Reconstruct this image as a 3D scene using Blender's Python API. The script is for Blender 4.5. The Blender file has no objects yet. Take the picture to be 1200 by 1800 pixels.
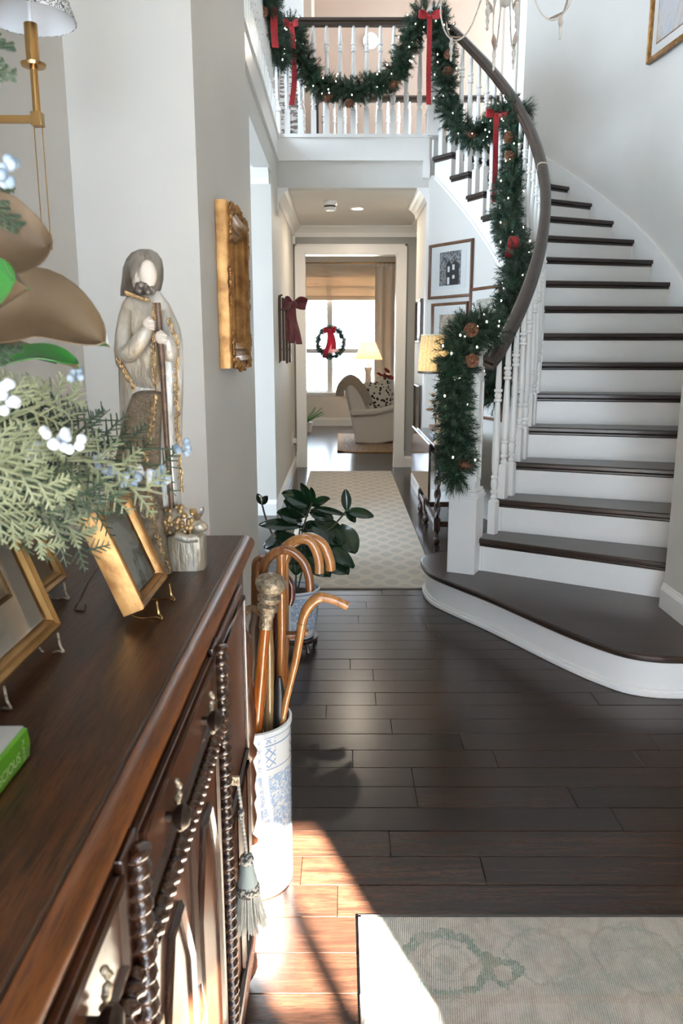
import bpy, bmesh, math, random
from mathutils import Vector, Matrix, Euler
random.seed(7)
SC = bpy.context.scene
COL = SC.collection
PI = math.pi

# ------------------------------------------------------------------ camera, sky, sun, exposure
CAM_H = 1.40
PITCH = math.atan(285 / 1350)
cam = bpy.data.cameras.new('camera'); cam_o = bpy.data.objects.new('camera', cam); COL.objects.link(cam_o)
cam_o.location = (0, 0, CAM_H); cam_o.rotation_euler = (PI / 2 - PITCH, 0, 0)
cam.sensor_fit = 'VERTICAL'; cam.sensor_height = 36; cam.sensor_width = 24; cam.lens = 27
cam.clip_start = 0.05; cam.clip_end = 200
cam.dof.use_dof = True; cam.dof.focus_distance = 2.6; cam.dof.aperture_fstop = 10
SC.camera = cam_o
SC.cycles.use_denoising = True
SC.cycles.max_bounces = 10; SC.cycles.diffuse_bounces = 6; SC.cycles.glossy_bounces = 4
SC.cycles.transparent_max_bounces = 12; SC.cycles.transmission_bounces = 6
SC.cycles.sample_clamp_indirect = 6
SC.cycles.caustics_reflective = False; SC.cycles.caustics_refractive = False

world = bpy.data.worlds.new('sky'); SC.world = world; world.use_nodes = True
bg = world.node_tree.nodes['Background']
bg.inputs[0].default_value = (0.66, 0.82, 1.0, 1); bg.inputs[1].default_value = 6.3

SUN_DIR = Vector((-0.38 * math.cos(math.radians(31)), 0.925 * math.cos(math.radians(31)), -math.sin(math.radians(31)))).normalized()
sun = bpy.data.lights.new('sun_offscreen', 'SUN'); sun.energy = 150; sun.angle = math.radians(0.7); sun.color = (1.0, 0.93, 0.84)
sun_o = bpy.data.objects.new('sun_offscreen', sun); COL.objects.link(sun_o)
sun_o.rotation_euler = SUN_DIR.to_track_quat('-Z', 'Y').to_euler(); sun_o.location = (3, -6, 6)

SC.view_settings.view_transform = 'Standard'; SC.view_settings.look = 'None'
SC.view_settings.gamma = 1; SC.view_settings.use_curve_mapping = False
SC.view_settings.exposure = 1.5

def portal(loc, rot, sx, sy, name='sitting_room_window_sky'):
    # portal: gives no light itself, only guides the sky's light through that opening
    l = bpy.data.lights.new(name, 'AREA'); l.shape = 'RECTANGLE'; l.size = sx; l.size_y = sy
    l.cycles.is_portal = True
    o = bpy.data.objects.new(name, l); COL.objects.link(o); o.location = loc; o.rotation_euler = rot
    return o

# ------------------------------------------------------------------ helpers: pixel of the photograph to a point at a chosen depth
_s, _c = math.sin(PITCH), math.cos(PITCH)
def ray(u, v):
    x = (u - 600) / 1350; y = (900 - v) / 1350
    return Vector((x, _c + y * _s, -_s + y * _c))
def aty(u, v, Y):
    d = ray(u, v); return d * (Y / d.y) + Vector((0, 0, CAM_H))
def atz(u, v, z):
    d = ray(u, v); return d * ((z - CAM_H) / d.z) + Vector((0, 0, CAM_H))
def atx(u, v, X):
    d = ray(u, v); return d * (X / d.x) + Vector((0, 0, CAM_H))

# ------------------------------------------------------------------ mesh builder
class MB:
    def __init__(s): s.v = []; s.f = []
    def add(s, vs, fs, M=None):
        n = len(s.v)
        s.v += [(M @ Vector(p) if M is not None else Vector(p)) for p in vs]
        s.f += [tuple(i + n for i in f) for f in fs]
        return s
    def hexa(s, p, M=None):
        return s.add(p, [(3, 2, 1, 0), (4, 5, 6, 7), (0, 1, 5, 4), (1, 2, 6, 5), (2, 3, 7, 6), (3, 0, 4, 7)], M)
    def box(s, x0, x1, y0, y1, z0, z1, M=None):
        return s.hexa([(x0, y0, z0), (x1, y0, z0), (x1, y1, z0), (x0, y1, z0), (x0, y0, z1), (x1, y0, z1), (x1, y1, z1), (x0, y1, z1)], M)
    def prism(s, poly, z0, z1, M=None):
        a = sum(poly[i][0] * poly[(i + 1) % len(poly)][1] - poly[(i + 1) % len(poly)][0] * poly[i][1] for i in range(len(poly)))
        if a < 0: poly = poly[::-1]
        n = len(poly)
        vs = [(p[0], p[1], z0) for p in poly] + [(p[0], p[1], z1) for p in poly]
        fs = [tuple(range(n - 1, -1, -1)), tuple(range(n, 2 * n))] + [(i, (i + 1) % n, n + (i + 1) % n, n + i) for i in range(n)]
        return s.add(vs, fs, M)
    def lathe(s, prof, n=16, M=None, a0=0, a1=2 * PI, caps=True):
        full = abs(a1 - a0 - 2 * PI) < 1e-6
        k = n if full else n + 1
        vs = []
        for r, z in prof:
            for i in range(k):
                a = a0 + (a1 - a0) * i / n
                vs.append((r * math.cos(a), r * math.sin(a), z))
        fs = []
        for j in range(len(prof) - 1):
            for i in range(n):
                i2 = (i + 1) % k
                fs.append((j * k + i, j * k + i2, (j + 1) * k + i2, (j + 1) * k + i))
        if full and caps:
            if prof[0][0] > 1e-5: fs.append(tuple(range(k - 1, -1, -1)))
            if prof[-1][0] > 1e-5: fs.append(tuple((len(prof) - 1) * k + i for i in range(k)))
        return s.add(vs, fs, M)
    def tube(s, pts, r, n=8, caps=True, closed=False, M=None, flat=None):
        pts = [Vector(p) for p in pts]; m = len(pts)
        rs = r if isinstance(r, (list, tuple)) else [r] * m
        T = []
        for i in range(m):
            a = pts[(i - 1) % m] if closed or i > 0 else pts[i]; b = pts[(i + 1) % m] if closed or i < m - 1 else pts[i]
            t = b - a; T.append(t.normalized() if t.length > 1e-9 else Vector((0, 0, 1)))
        up = Vector((0, 0, 1)) if abs(T[0].z) < 0.9 else Vector((1, 0, 0))
        nrm = (up - T[0] * up.dot(T[0])).normalized(); vs = []
        for i in range(m):
            nrm = nrm - T[i] * nrm.dot(T[i])
            nrm = nrm.normalized() if nrm.length > 1e-9 else T[i].orthogonal().normalized()
            bn = T[i].cross(nrm)
            for k in range(n):
                a = 2 * PI * k / n
                vs.append(pts[i] + nrm * (math.cos(a) * rs[i] * (flat or 1)) + bn * (math.sin(a) * rs[i]))
        fs = []
        for i in range(m if closed else m - 1):
            j = (i + 1) % m
            for k in range(n):
                k2 = (k + 1) % n
                fs.append((i * n + k, i * n + k2, j * n + k2, j * n + k))
        if caps and not closed:
            fs.append(tuple(range(n - 1, -1, -1))); fs.append(tuple((m - 1) * n + k for k in range(n)))
        return s.add(vs, fs, M)
    def sweep(s, path, prof, M=None, caps=True):
        """profile (side, up) carried along a path; up stays vertical"""
        path = [Vector(p) for p in path]; m = len(path); n = len(prof); vs = []
        for i in range(m):
            t = path[min(i + 1, m - 1)] - path[max(i - 1, 0)]
            h = Vector((t.x, t.y, 0))
            h = h.normalized() if h.length > 1e-6 else Vector((1, 0, 0))
            side = Vector((h.y, -h.x, 0))
            up = side.cross(t.normalized()); up = up if up.z > 0 else -up
            for a, b in prof: vs.append(path[i] + side * a + up * b)
        fs = []
        for i in range(m - 1):
            for k in range(n):
                k2 = (k + 1) % n
                fs.append((i * n + k, (i + 1) * n + k, (i + 1) * n + k2, i * n + k2))
        if caps: fs.append(tuple(range(n))); fs.append(tuple((m - 1) * n + k for k in range(n - 1, -1, -1)))
        return s.add(vs, fs, M)
    def ball(s, c, r, n=8, m=6, sc=(1, 1, 1), M=None):
        prof = [(max(r * math.sin(PI * j / m), 1e-6 if 0 < j < m else 0), -r * math.cos(PI * j / m)) for j in range(m + 1)]
        prof[0] = (1e-5, -r); prof[-1] = (1e-5, r)
        L = Matrix.Translation(Vector(c)) @ Matrix.Diagonal((*sc, 1))
        return s.lathe(prof, n, (M @ L) if M is not None else L)
    def grid(s, fn, nu, nv, thick=0.0):
        n = len(s.v); P = [[Vector(fn(i / nu, j / nv)) for j in range(nv + 1)] for i in range(nu + 1)]
        vs = [p for row in P for p in row]; w = nv + 1
        fs = [(i * w + j, (i + 1) * w + j, (i + 1) * w + j + 1, i * w + j + 1) for i in range(nu) for j in range(nv)]
        if thick:
            N = []
            for i in range(nu + 1):
                for j in range(nv + 1):
                    a = P[min(i + 1, nu)][j] - P[max(i - 1, 0)][j]; b = P[i][min(j + 1, nv)] - P[i][max(j - 1, 0)]
                    c = a.cross(b); N.append(c.normalized() if c.length > 1e-12 else Vector((0, 0, 1)))
            o = len(vs); vs2 = [p - q * thick for p, q in zip(vs, N)]
            fs2 = [tuple(reversed([k + o for k in f])) for f in fs]
            ed = [(i * w, (i + 1) * w) for i in range(nu)] + [((i + 1) * w + nv, i * w + nv) for i in range(nu)] + \
                 [(j + 1, j) for j in range(nv)] + [(nu * w + j, nu * w + j + 1) for j in range(nv)]
            fs = fs + fs2 + [(b, a, a + o, b + o) for a, b in ed]; vs = vs + vs2
        return s.add(vs, fs)

WM = {}
def thing(name, label, cat, loc=(0, 0, 0), rotz=0, group=None, rot=None):
    o = bpy.data.objects.new(name, None); COL.objects.link(o); o.empty_display_size = 0.05
    o.location = loc; o.rotation_euler = rot or (0, 0, rotz)
    WM[o] = Matrix.Translation(Vector(loc)) @ Euler(rot or (0, 0, rotz)).to_matrix().to_4x4()
    tag(o, label, cat, group)
    return o
def tag(o, label=None, cat=None, group=None, kind=None):
    if label: o['label'] = label
    if cat: o['category'] = cat
    if group: o['group'] = group
    if kind: o['kind'] = kind
    return o
def mesh_of(name, mb, mat, smooth=None, weld=False):
    me = bpy.data.meshes.new(name)
    me.from_pydata([tuple(p) for p in mb.v], [], mb.f)
    if weld:
        b = bmesh.new(); b.from_mesh(me); bmesh.ops.remove_doubles(b, verts=b.verts, dist=1e-5); bmesh.ops.recalc_face_normals(b, faces=b.faces); b.to_mesh(me); b.free()
    me.materials.append(mat)
    if smooth:
        me.polygons.foreach_set('use_smooth', [True] * len(me.polygons))
        me.set_sharp_from_angle(angle=math.radians(smooth))
    me.update()
    return me
def obj(name, mb, mat, parent=None, smooth=None, bevel=0, world=False, kind=None, label=None, weld=False):
    if world and parent is not None:
        W = Matrix.Identity(4); p = parent; chain = []
        inv = WM[parent].inverted()
        mb.v = [inv @ p for p in mb.v]
    o = bpy.data.objects.new(name, mesh_of(name, mb, mat, smooth, weld)); COL.objects.link(o)
    if parent is not None: o.parent = parent; WM[o] = WM.get(parent, Matrix.Identity(4))
    else: WM[o] = Matrix.Identity(4)
    if bevel:
        m = o.modifiers.new('bevel', 'BEVEL'); m.width = bevel; m.segments = 2; m.limit_method = 'ANGLE'; m.angle_limit = math.radians(40)
    if kind: o['kind'] = kind
    if label: o['label'] = label
    return o
def struct(name, mb, mat, **k):
    o = obj(name, mb, mat, **k); o['kind'] = 'structure'; return o
def dup(root, loc=None, rotz=None, label=None):
    r = root.copy(); COL.objects.link(r)
    if loc is not None: r.location = loc
    if rotz is not None: r.rotation_euler = (0, 0, rotz)
    if label: r['label'] = label
    for ch in root.children:
        c = ch.copy(); COL.objects.link(c); c.parent = r
        for g in ch.children:
            d = g.copy(); COL.objects.link(d); d.parent = c
    return r
def part_copy(o, parent, loc=(0, 0, 0), rot=(0, 0, 0)):
    c = o.copy(); COL.objects.link(c); c.parent = parent; c.location = loc; c.rotation_euler = rot
    return c
def bez(P, n=12):
    """smooth curve through points (Catmull-Rom)"""
    P = [Vector(p) for p in P]; out = []
    for i in range(len(P) - 1):
        p0 = P[max(i - 1, 0)]; p1 = P[i]; p2 = P[i + 1]; p3 = P[min(i + 2, len(P) - 1)]
        for k in range(n):
            t = k / n
            out.append(0.5 * ((2 * p1) + (p2 - p0) * t + (2 * p0 - 5 * p1 + 4 * p2 - p3) * t * t + (3 * p1 - p0 - 3 * p2 + p3) * t ** 3))
    out.append(P[-1]); return out
def basis(loc, x, y):
    x = Vector(x).normalized(); y = Vector(y); z = x.cross(y).normalized(); y = z.cross(x)
    return Matrix(((x.x, y.x, z.x, loc[0]), (x.y, y.y, z.y, loc[1]), (x.z, y.z, z.z, loc[2]), (0, 0, 0, 1)))
def align(loc, d):
    return Matrix.Translation(Vector(loc)) @ Vector(d).to_track_quat('Z', 'Y').to_matrix().to_4x4()

# ------------------------------------------------------------------ materials
def newmat(name):
    m = bpy.data.materials.new(name); m.use_nodes = True
    nt = m.node_tree; return m, nt, nt.nodes['Principled BSDF']
def N(nt, t, **k):
    n = nt.nodes.new(t)
    for a, b in k.items(): setattr(n, a, b)
    return n
def coords(nt, scale=(1, 1, 1), kind='Object', rot=(0, 0, 0), loc=(0, 0, 0)):
    tc = N(nt, 'ShaderNodeTexCoord'); mp = N(nt, 'ShaderNodeMapping')
    nt.links.new(tc.outputs[kind], mp.inputs[0]); mp.inputs['Scale'].default_value = scale; mp.inputs['Rotation'].default_value = rot
    mp.inputs['Location'].default_value = loc
    return mp.outputs[0]
def noise(nt, vec, scale, detail=4, rough=0.5, dist=0):
    n = N(nt, 'ShaderNodeTexNoise'); nt.links.new(vec, n.inputs['Vector']); n.inputs['Scale'].default_value = scale
    n.inputs['Detail'].default_value = detail; n.inputs['Roughness'].default_value = rough; n.inputs['Distortion'].default_value = dist
    return n.outputs['Fac']
def ramp(nt, fac, stops):
    r = N(nt, 'ShaderNodeValToRGB'); nt.links.new(fac, r.inputs[0]); e = r.color_ramp.elements
    while len(e) < len(stops): e.new(0.5)
    for i, (p, c) in enumerate(stops): e[i].position = p; e[i].color = (*c, 1) if len(c) == 3 else c
    return r.outputs[0]
def g3(x): return (x, x, x)
def mix(nt, fac, a, b, mode='MIX'):
    m = N(nt, 'ShaderNodeMix', data_type='RGBA', blend_type=mode)
    for i, x in ((0, fac), (6, a), (7, b)):
        if hasattr(x, 'links') or hasattr(x, 'is_linked'): nt.links.new(x, m.inputs[i])
        else: m.inputs[i].default_value = x if i == 0 else (*x, 1)
    return m.outputs[2]
def math_n(nt, op, a, b=None, c=None):
    m = N(nt, 'ShaderNodeMath', operation=op)
    for i, x in enumerate((a, b, c)):
        if x is None: continue
        if hasattr(x, 'is_linked'): nt.links.new(x, m.inputs[i])
        else: m.inputs[i].default_value = x
    return m.outputs[0]
def bump(nt, p, h, strength=0.2, dist=0.01):
    b = N(nt, 'ShaderNodeBump'); nt.links.new(h, b.inputs['Height']); b.inputs['Strength'].default_value = strength; b.inputs['Distance'].default_value = dist
    nt.links.new(b.outputs[0], p.inputs['Normal'])
MATS = {}
def mat(name, col, rough=0.5, metal=0.0, col2=None, ns=8, stretch=(1, 1, 1), bmp=0, bs=None, coat=0, emis=None, es=0, spec=0.5, kind='Object', sheen=0, contrast=(0.35, 0.65)):
    if name in MATS: return MATS[name]
    m, nt, p = newmat(name)
    p.inputs['Base Color'].default_value = (*col, 1); p.inputs['Roughness'].default_value = rough; p.inputs['Metallic'].default_value = metal
    p.inputs['Coat Weight'].default_value = coat; p.inputs['Specular IOR Level'].default_value = spec
    if sheen: p.inputs['Sheen Weight'].default_value = sheen
    if col2 or bmp:
        vec = coords(nt, stretch, kind)
        f = noise(nt, vec, ns, 5)
        if col2: nt.links.new(ramp(nt, f, [(contrast[0], col), (contrast[1], col2)]), p.inputs['Base Color'])
        if bmp:
            f2 = noise(nt, vec, bs, 4) if bs else f
            bump(nt, p, f2, bmp, 0.004)
    if emis: p.inputs['Emission Color'].default_value = (*emis, 1); p.inputs['Emission Strength'].default_value = es
    MATS[name] = m; return m

PAINT = mat('wall_paint', (0.625, 0.60, 0.555), 0.55, col2=(0.645, 0.62, 0.57), ns=3, bmp=0.05, bs=90)
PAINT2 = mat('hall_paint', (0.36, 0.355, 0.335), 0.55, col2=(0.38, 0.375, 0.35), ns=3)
PAINT3 = mat('warm_paint', (0.39, 0.285, 0.215), 0.6, col2=(0.405, 0.295, 0.225), ns=3)
WHITE = mat('trim_white', (0.87, 0.845, 0.805), 0.32, col2=(0.88, 0.86, 0.82), ns=5)
CEIL = mat('ceiling_paint', (0.78, 0.74, 0.69), 0.7, col2=(0.80, 0.76, 0.71), ns=4)
def wood(name, c1, c2, rough=0.3, axis=0, sc=3.0, coat=0.2, rnd=False, bmp=0.12, spec=0.5, pores=0.0):
    m, nt, p = newmat(name)
    st = [14.0, 14.0, 14.0]; st[axis] = 0.9
    vec = coords(nt, tuple(st))
    if rnd:
        oi = N(nt, 'ShaderNodeObjectInfo'); add = N(nt, 'ShaderNodeVectorMath', operation='ADD')
        cm = N(nt, 'ShaderNodeCombineXYZ'); k = math_n(nt, 'MULTIPLY', oi.outputs['Random'], 57.0)
        for i in range(3): nt.links.new(k, cm.inputs[i])
        nt.links.new(vec, add.inputs[0]); nt.links.new(cm.outputs[0], add.inputs[1]); vec = add.outputs[0]
    f = noise(nt, vec, sc, 6, 0.6, 1.2); f2 = noise(nt, vec, sc * 5, 3, 0.6, 0.4)
    fm = math_n(nt, 'MULTIPLY_ADD', f2, 0.3, math_n(nt, 'MULTIPLY', f, 0.75))
    col = ramp(nt, fm, [(0.36, c1), (0.64, c2)])
    if pores:
        pf = ramp(nt, noise(nt, vec, sc * 13, 3, 0.6, 0.3), [(0.40, g3(1)), (0.50, g3(0))])
        col = mix(nt, math_n(nt, 'MULTIPLY', pf, pores), col, (c1[0] * 0.5, c1[1] * 0.5, c1[2] * 0.5))
    if rnd: col = mix(nt, math_n(nt, 'MULTIPLY', oi.outputs['Random'], 0.55), col, (c1[0] * 0.55, c1[1] * 0.55, c1[2] * 0.55))
    nt.links.new(col, p.inputs['Base Color'])
    p.inputs['Roughness'].default_value = rough; p.inputs['Coat Weight'].default_value = coat; p.inputs['Coat Roughness'].default_value = 0.18
    p.inputs['Specular IOR Level'].default_value = spec
    bump(nt, p, fm, bmp, 0.003)
    MATS[name] = m; return m
FLOORW = wood('floor_plank_wood', (0.013, 0.0062, 0.004), (0.048, 0.021, 0.0115), 0.25, 0, 2.2, 0.03, True, spec=0.32, pores=0.5)
TREADW = wood('stair_tread_wood', (0.016, 0.0095, 0.007), (0.035, 0.02, 0.014), 0.32, 0, 2.0, 0.1)
RAILW = wood('handrail_wood', (0.018, 0.010, 0.006), (0.048, 0.027, 0.016), 0.3, 0, 3.0, 0.2)
OAK = wood('sideboard_oak_top', (0.009, 0.003, 0.0013), (0.070, 0.024, 0.0075), 0.34, 1, 2.6, 0.0, bmp=0.35, spec=0.3, pores=0.75)
OAKE = wood('sideboard_oak_edge', (0.065, 0.018, 0.003), (0.19, 0.060, 0.010), 0.38, 1, 2.2, 0.0, pores=0.5, spec=0.25)
OAKD = wood('sideboard_oak_front', (0.038, 0.011, 0.004), (0.092, 0.031, 0.011), 0.3, 2, 1.6, 0.2, pores=0.4)
OAKK = wood('sideboard_oak_dark', (0.018, 0.007, 0.003), (0.045, 0.017, 0.008), 0.25, 2, 2, 0.4)
DARKW = wood('dark_table_wood', (0.015, 0.006, 0.003), (0.05, 0.02, 0.01), 0.25, 2, 2, 0.4)
GOLD = mat('antique_gold', (0.22, 0.10, 0.028), 0.36, 0.7, col2=(0.46, 0.245, 0.085), ns=25, bmp=0.25, bs=60)
GOLDW = mat('gilded_wood', (0.36, 0.20, 0.06), 0.38, 0.5, col2=(0.24, 0.12, 0.035), ns=18, stretch=(1, 1, 1))
BRASS = mat('brushed_brass', (0.46, 0.28, 0.11), 0.24, 1.0)
BRONZE = mat('dark_bronze', (0.06, 0.045, 0.035), 0.4, 0.9)
SILVERM = mat('tarnished_silver', (0.56, 0.49, 0.38), 0.36, 0.85, col2=(0.20, 0.155, 0.10), ns=110, bmp=0.9, bs=260)
BLACK = mat('black', (0.012, 0.012, 0.012), 0.4)
PAPER = mat('mat_board', (0.80, 0.77, 0.71), 0.8)
CREAM = mat('cream_fabric', (0.74, 0.68, 0.60), 0.9, col2=(0.78, 0.72, 0.64), ns=120, sheen=0.2)
RED = mat('red_velvet_ribbon', (0.46, 0.008, 0.014), 0.55, col2=(0.32, 0.005, 0.010), ns=30, sheen=0.4)
BURG = mat('burgundy_ribbon', (0.20, 0.022, 0.028), 0.6, col2=(0.10, 0.014, 0.016), ns=26, sheen=0.3)
PINE1 = mat('pine_needles', (0.011, 0.034, 0.016), 0.6, col2=(0.032, 0.064, 0.031), ns=14)
PINE2 = mat('pine_needles_bright', (0.012, 0.060, 0.025), 0.55, col2=(0.02, 0.092, 0.038), ns=14)
CONE = mat('pinecone_brown', (0.13, 0.045, 0.018), 0.7, col2=(0.28, 0.12, 0.06), ns=60)
BULB = mat('fairy_light_glow', (1, 0.95, 0.85), 0.4, emis=(1, 0.93, 0.80), es=5)
WIREG = mat('green_wire', (0.01, 0.03, 0.015), 0.6)
PORC = mat('plain_porcelain', (0.80, 0.83, 0.84), 0.12, coat=0.5)
GLASSM, _nt, _p = newmat('clear_glass')
_nt.nodes.remove(_p)
_tr = N(_nt, 'ShaderNodeBsdfTransparent'); _gl = N(_nt, 'ShaderNodeBsdfGlossy'); _gl.inputs['Roughness'].default_value = 0.02
_fr = N(_nt, 'ShaderNodeFresnel'); _fr.inputs[0].default_value = 1.45; _mx = N(_nt, 'ShaderNodeMixShader')
_nt.links.new(_fr.outputs[0], _mx.inputs[0]); _nt.links.new(_tr.outputs[0], _mx.inputs[1]); _nt.links.new(_gl.outputs[0], _mx.inputs[2])
_nt.links.new(_mx.outputs[0], _nt.nodes['Material Output'].inputs[0])
GLASS = GLASSM
# ================================================================== THE SETTING
def far_floor():
    m, nt, p = newmat('floor_boards_far')
    vec = coords(nt)
    br = N(nt, 'ShaderNodeTexBrick'); nt.links.new(vec, br.inputs['Vector'])
    br.inputs['Scale'].default_value = 1; br.inputs['Brick Width'].default_value = 1.1; br.inputs['Row Height'].default_value = 0.118
    br.inputs['Mortar Size'].default_value = 0.0018; br.inputs['Color1'].default_value = (0.035, 0.019, 0.013, 1); br.inputs['Color2'].default_value = (0.018, 0.010, 0.007, 1)
    br.inputs['Mortar'].default_value = (0.006, 0.004, 0.003, 1)
    f = noise(nt, coords(nt, (1, 14, 1)), 3, 5)
    nt.links.new(mix(nt, 0.5, br.outputs[0], ramp(nt, f, [(0.35, (0.015, 0.009, 0.0065)), (0.65, (0.045, 0.025, 0.016))])), p.inputs['Base Color'])
    p.inputs['Roughness'].default_value = 0.2; p.inputs['Specular IOR Level'].default_value = 0.35
    return m
FARFLOOR = far_floor()
floor = struct('floor', MB().box(-4, 6, -1.3, 14.7, -0.12, -0.008), BLACK)
obj('boards', MB().box(-4, 6, 5.29, 14.7, -0.008, 0.0), FARFLOOR, floor)
obj('boards', MB().box(-4, 6, -1.3, 0.86, -0.008, 0.0), FARFLOOR, floor)
obj('boards', MB().box(1.9, 6, 0.86, 5.29, -0.008, 0.0), FARFLOOR, floor)
obj('boards', MB().box(-4, -0.86, 0.86, 5.29, -0.008, 0.0), FARFLOOR, floor)
def plank_mesh(L):
    w = 0.1165; e = 0.0013; t = 0.0012
    mb = MB().add([(0, 0, -0.008), (L, 0, -0.008), (L, w, -0.008), (0, w, -0.008), (0, 0, -t), (L, 0, -t), (L, w, -t), (0, w, -t),
                   (e, e, 0), (L - e, e, 0), (L - e, w - e, 0), (e, w - e, 0)],
                  [(0, 1, 5, 4), (1, 2, 6, 5), (2, 3, 7, 6), (3, 0, 4, 7), (4, 5, 9, 8), (5, 6, 10, 9), (6, 7, 11, 10), (7, 4, 8, 11), (8, 9, 10, 11)])
    return mesh_of('plank', mb, FLOORW)
PL = {L: plank_mesh(L - 0.0012) for L in (0.5, 0.7, 0.9, 1.1, 1.3, 1.5)}
rp = random.Random(3)
y = 0.86; row = 0
while y < 5.28:
    x = -0.86 - rp.choice((0, 0.15, 0.3, 0.45)); xe = 1.9 if y < 3.6 else 1.2
    while x < xe:
        L = rp.choice(list(PL))
        o = bpy.data.objects.new('plank', PL[L]); COL.objects.link(o); o.parent = floor
        o.location = (x, y, rp.uniform(-0.0007, 0.0004)); x += L
    y += 0.118; row += 1

W = WHITE
# --- foyer walls
struct('wall_left', MB().box(-0.83, -0.69, -1.3, 2.1, 0, 6), PAINT)
struct('wall_left_pier', MB().box(-0.83, -0.37, 2.1, 3.25, 0, 6), PAINT)
b = MB().box(-0.69, -0.56, 3.25, 5.04, 0, 3.0); b.box(-0.69, -0.56, 5.04, 6.5, 2.79, 3.0); b.box(-0.69, -0.56, 6.5, 9.3, 0, 3.0)
struct('wall_hall_left', b, PAINT)
b = MB().box(-4, -0.69, 6.5, 6.62, 0, 3.0)
struct('wall_side_room_back', b, PAINT)
struct('wall_side_room_front', MB().box(-4, -0.83, 2.1, 2.22, 0, 3.0), PAINT)
b = MB().box(-4.12, -4, 2.1, 6.62, 0, 0.6); b.box(-4.12, -4, 2.1, 6.62, 2.5, 3.0); b.box(-4.12, -4, 2.1, 2.7, 0.6, 2.5); b.box(-4.12, -4, 6.2, 6.62, 0.6, 2.5)
struct('wall_side_room_left', b, PAINT)
struct('ceiling_side_room', MB().box(-4, -0.69, 2.22, 6.5, 2.8, 2.9), CEIL)
portal((-4.0, 4.45, 1.55), (0, -PI / 2, 0), 1.9, 3.5, 'window_side_room_offscreen')
CROWN = [(0, 0), (0, -0.115), (0.014, -0.115), (0.022, -0.095), (0.03, -0.07), (0.065, -0.035), (0.085, -0.022), (0.095, -0.012), (0.095, 0)]
def crown(name, p, q, out, z, mt=WHITE):
    """crown moulding from p to q, growing towards out"""
    p = Vector((*p, z)); q = Vector((*q, z)); o = Vector((*out, 0)); vs = []
    for a in (p, q): vs += [a + o * c[0] + Vector((0, 0, c[1])) for c in CROWN]
    n = len(CROWN)
    fs = [(k, (k + 1) % n, n + (k + 1) % n, n + k) for k in range(n)] + [tuple(range(n - 1, -1, -1)), tuple(range(n, 2 * n))]
    return struct(name, MB().add(vs, fs), mt, weld=True)
BASE = [(0, 0), (0.016, 0), (0.016, 0.10), (0.012, 0.115), (0.007, 0.122), (0.005, 0.135), (0, 0.135)]
def baseboard(name, p, q, out, z=0.0, h=1.0):
    p = Vector((*p, z)); q = Vector((*q, z)); o = Vector((*out, 0)); vs = []
    for a in (p, q): vs += [a + o * c[0] + Vector((0, 0, c[1] * h)) for c in BASE]
    n = len(BASE)
    fs = [(k, (k + 1) % n, n + (k + 1) % n, n + k) for k in range(n)] + [tuple(range(n - 1, -1, -1)), tuple(range(n, 2 * n))]
    return struct(name, MB().add(vs, fs), WHITE, weld=True)
crown('trim_1', (-4, 6.5), (-0.575, 6.5), (0, -1), 2.8)
baseboard('baseboard_side_room', (-4, 6.5), (-0.56, 6.5), (0, -1))
baseboard('baseboard_hall_left', (-0.56, 6.5), (-0.56, 9.3), (1, 0))
baseboard('baseboard_pier', (-0.37, 2.1), (-0.37, 3.25), (1, 0))
baseboard('baseboard_left', (-0.69, 1.6), (-0.69, 2.1), (1, 0))
baseboard('baseboard_return', (-0.69, 2.1), (-0.37, 2.1), (0, -1))
# --- hall
HC = 2.784
struct('ceiling_hall', MB().box(-0.6, 1.1, 7.27, 9.3, HC, HC + 0.1), CEIL)
struct('wall_hall_right', MB().box(0.755, 1.1, 7.16, 8.1, 0, HC), PAINT)
struct('wall_hall_right_back', MB().box(0.885, 1.1, 8.1, 9.3, 0, HC), PAINT2)
struct('wall_bridge', MB().box(-0.56, 0.80, 7.14, 7.27, HC, 3.0), PAINT)
DX0, DX1, DZ = -0.435, 0.650, 2.49
b = MB().box(-3, DX0, 9.3, 9.44, 0, 3.06); b.box(DX1, 3.6, 9.3, 9.44, 0, 3.06); b.box(DX0, DX1, 9.3, 9.44, DZ, 3.06)
struct('wall_hall_back', b, PAINT2)
cas = MB()
for sx, xa, xb in ((-1, DX0 - 0.105, DX0), (1, DX1, DX1 + 0.105)):
    cas.box(xa, xb, 9.275, 9.3, 0, DZ + 0.1); cas.box(xa - 0.006, xb + 0.006, 9.268, 9.3, 0, 0.19)
    cas.box(xa if sx < 0 else xb - 0.02, xa + 0.02 if sx < 0 else xb, 9.265, 9.275, 0.19, DZ + 0.1)
cas.box(DX0, DX1, 9.275, 9.3, DZ, DZ + 0.1); cas.box(DX0 - 0.105, DX1 + 0.105, 9.265, 9.275, DZ + 0.08, DZ + 0.1)
cas.box(DX0, DX0 + 0.015, 9.28, 9.45, 0, DZ); cas.box(DX1 - 0.015, DX1, 9.28, 9.45, 0, DZ); cas.box(DX0, DX1, 9.28, 9.45, DZ - 0.015, DZ)
struct('door_1', cas, WHITE)
crown('trim_2', (-0.56, 9.3), (0.885, 9.3), (0, -1), HC)
crown('trim_3', (-0.56, 7.14), (-0.56, 9.3), (1, 0), HC)
crown('trim_4', (0.755, 7.14), (0.755, 8.1), (-1, 0), HC)
crown('trim_5', (0.885, 8.1), (0.885, 9.3), (-1, 0), HC)
baseboard('baseboard_hall_right', (0.755, 7.16), (0.755, 8.1), (-1, 0))
baseboard('baseboard_hall_right_back', (0.885, 8.1), (0.885, 9.3), (-1, 0))
baseboard('baseboard_hall_back', (0.755, 9.3), (0.885, 9.3), (0, -1))
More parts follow.
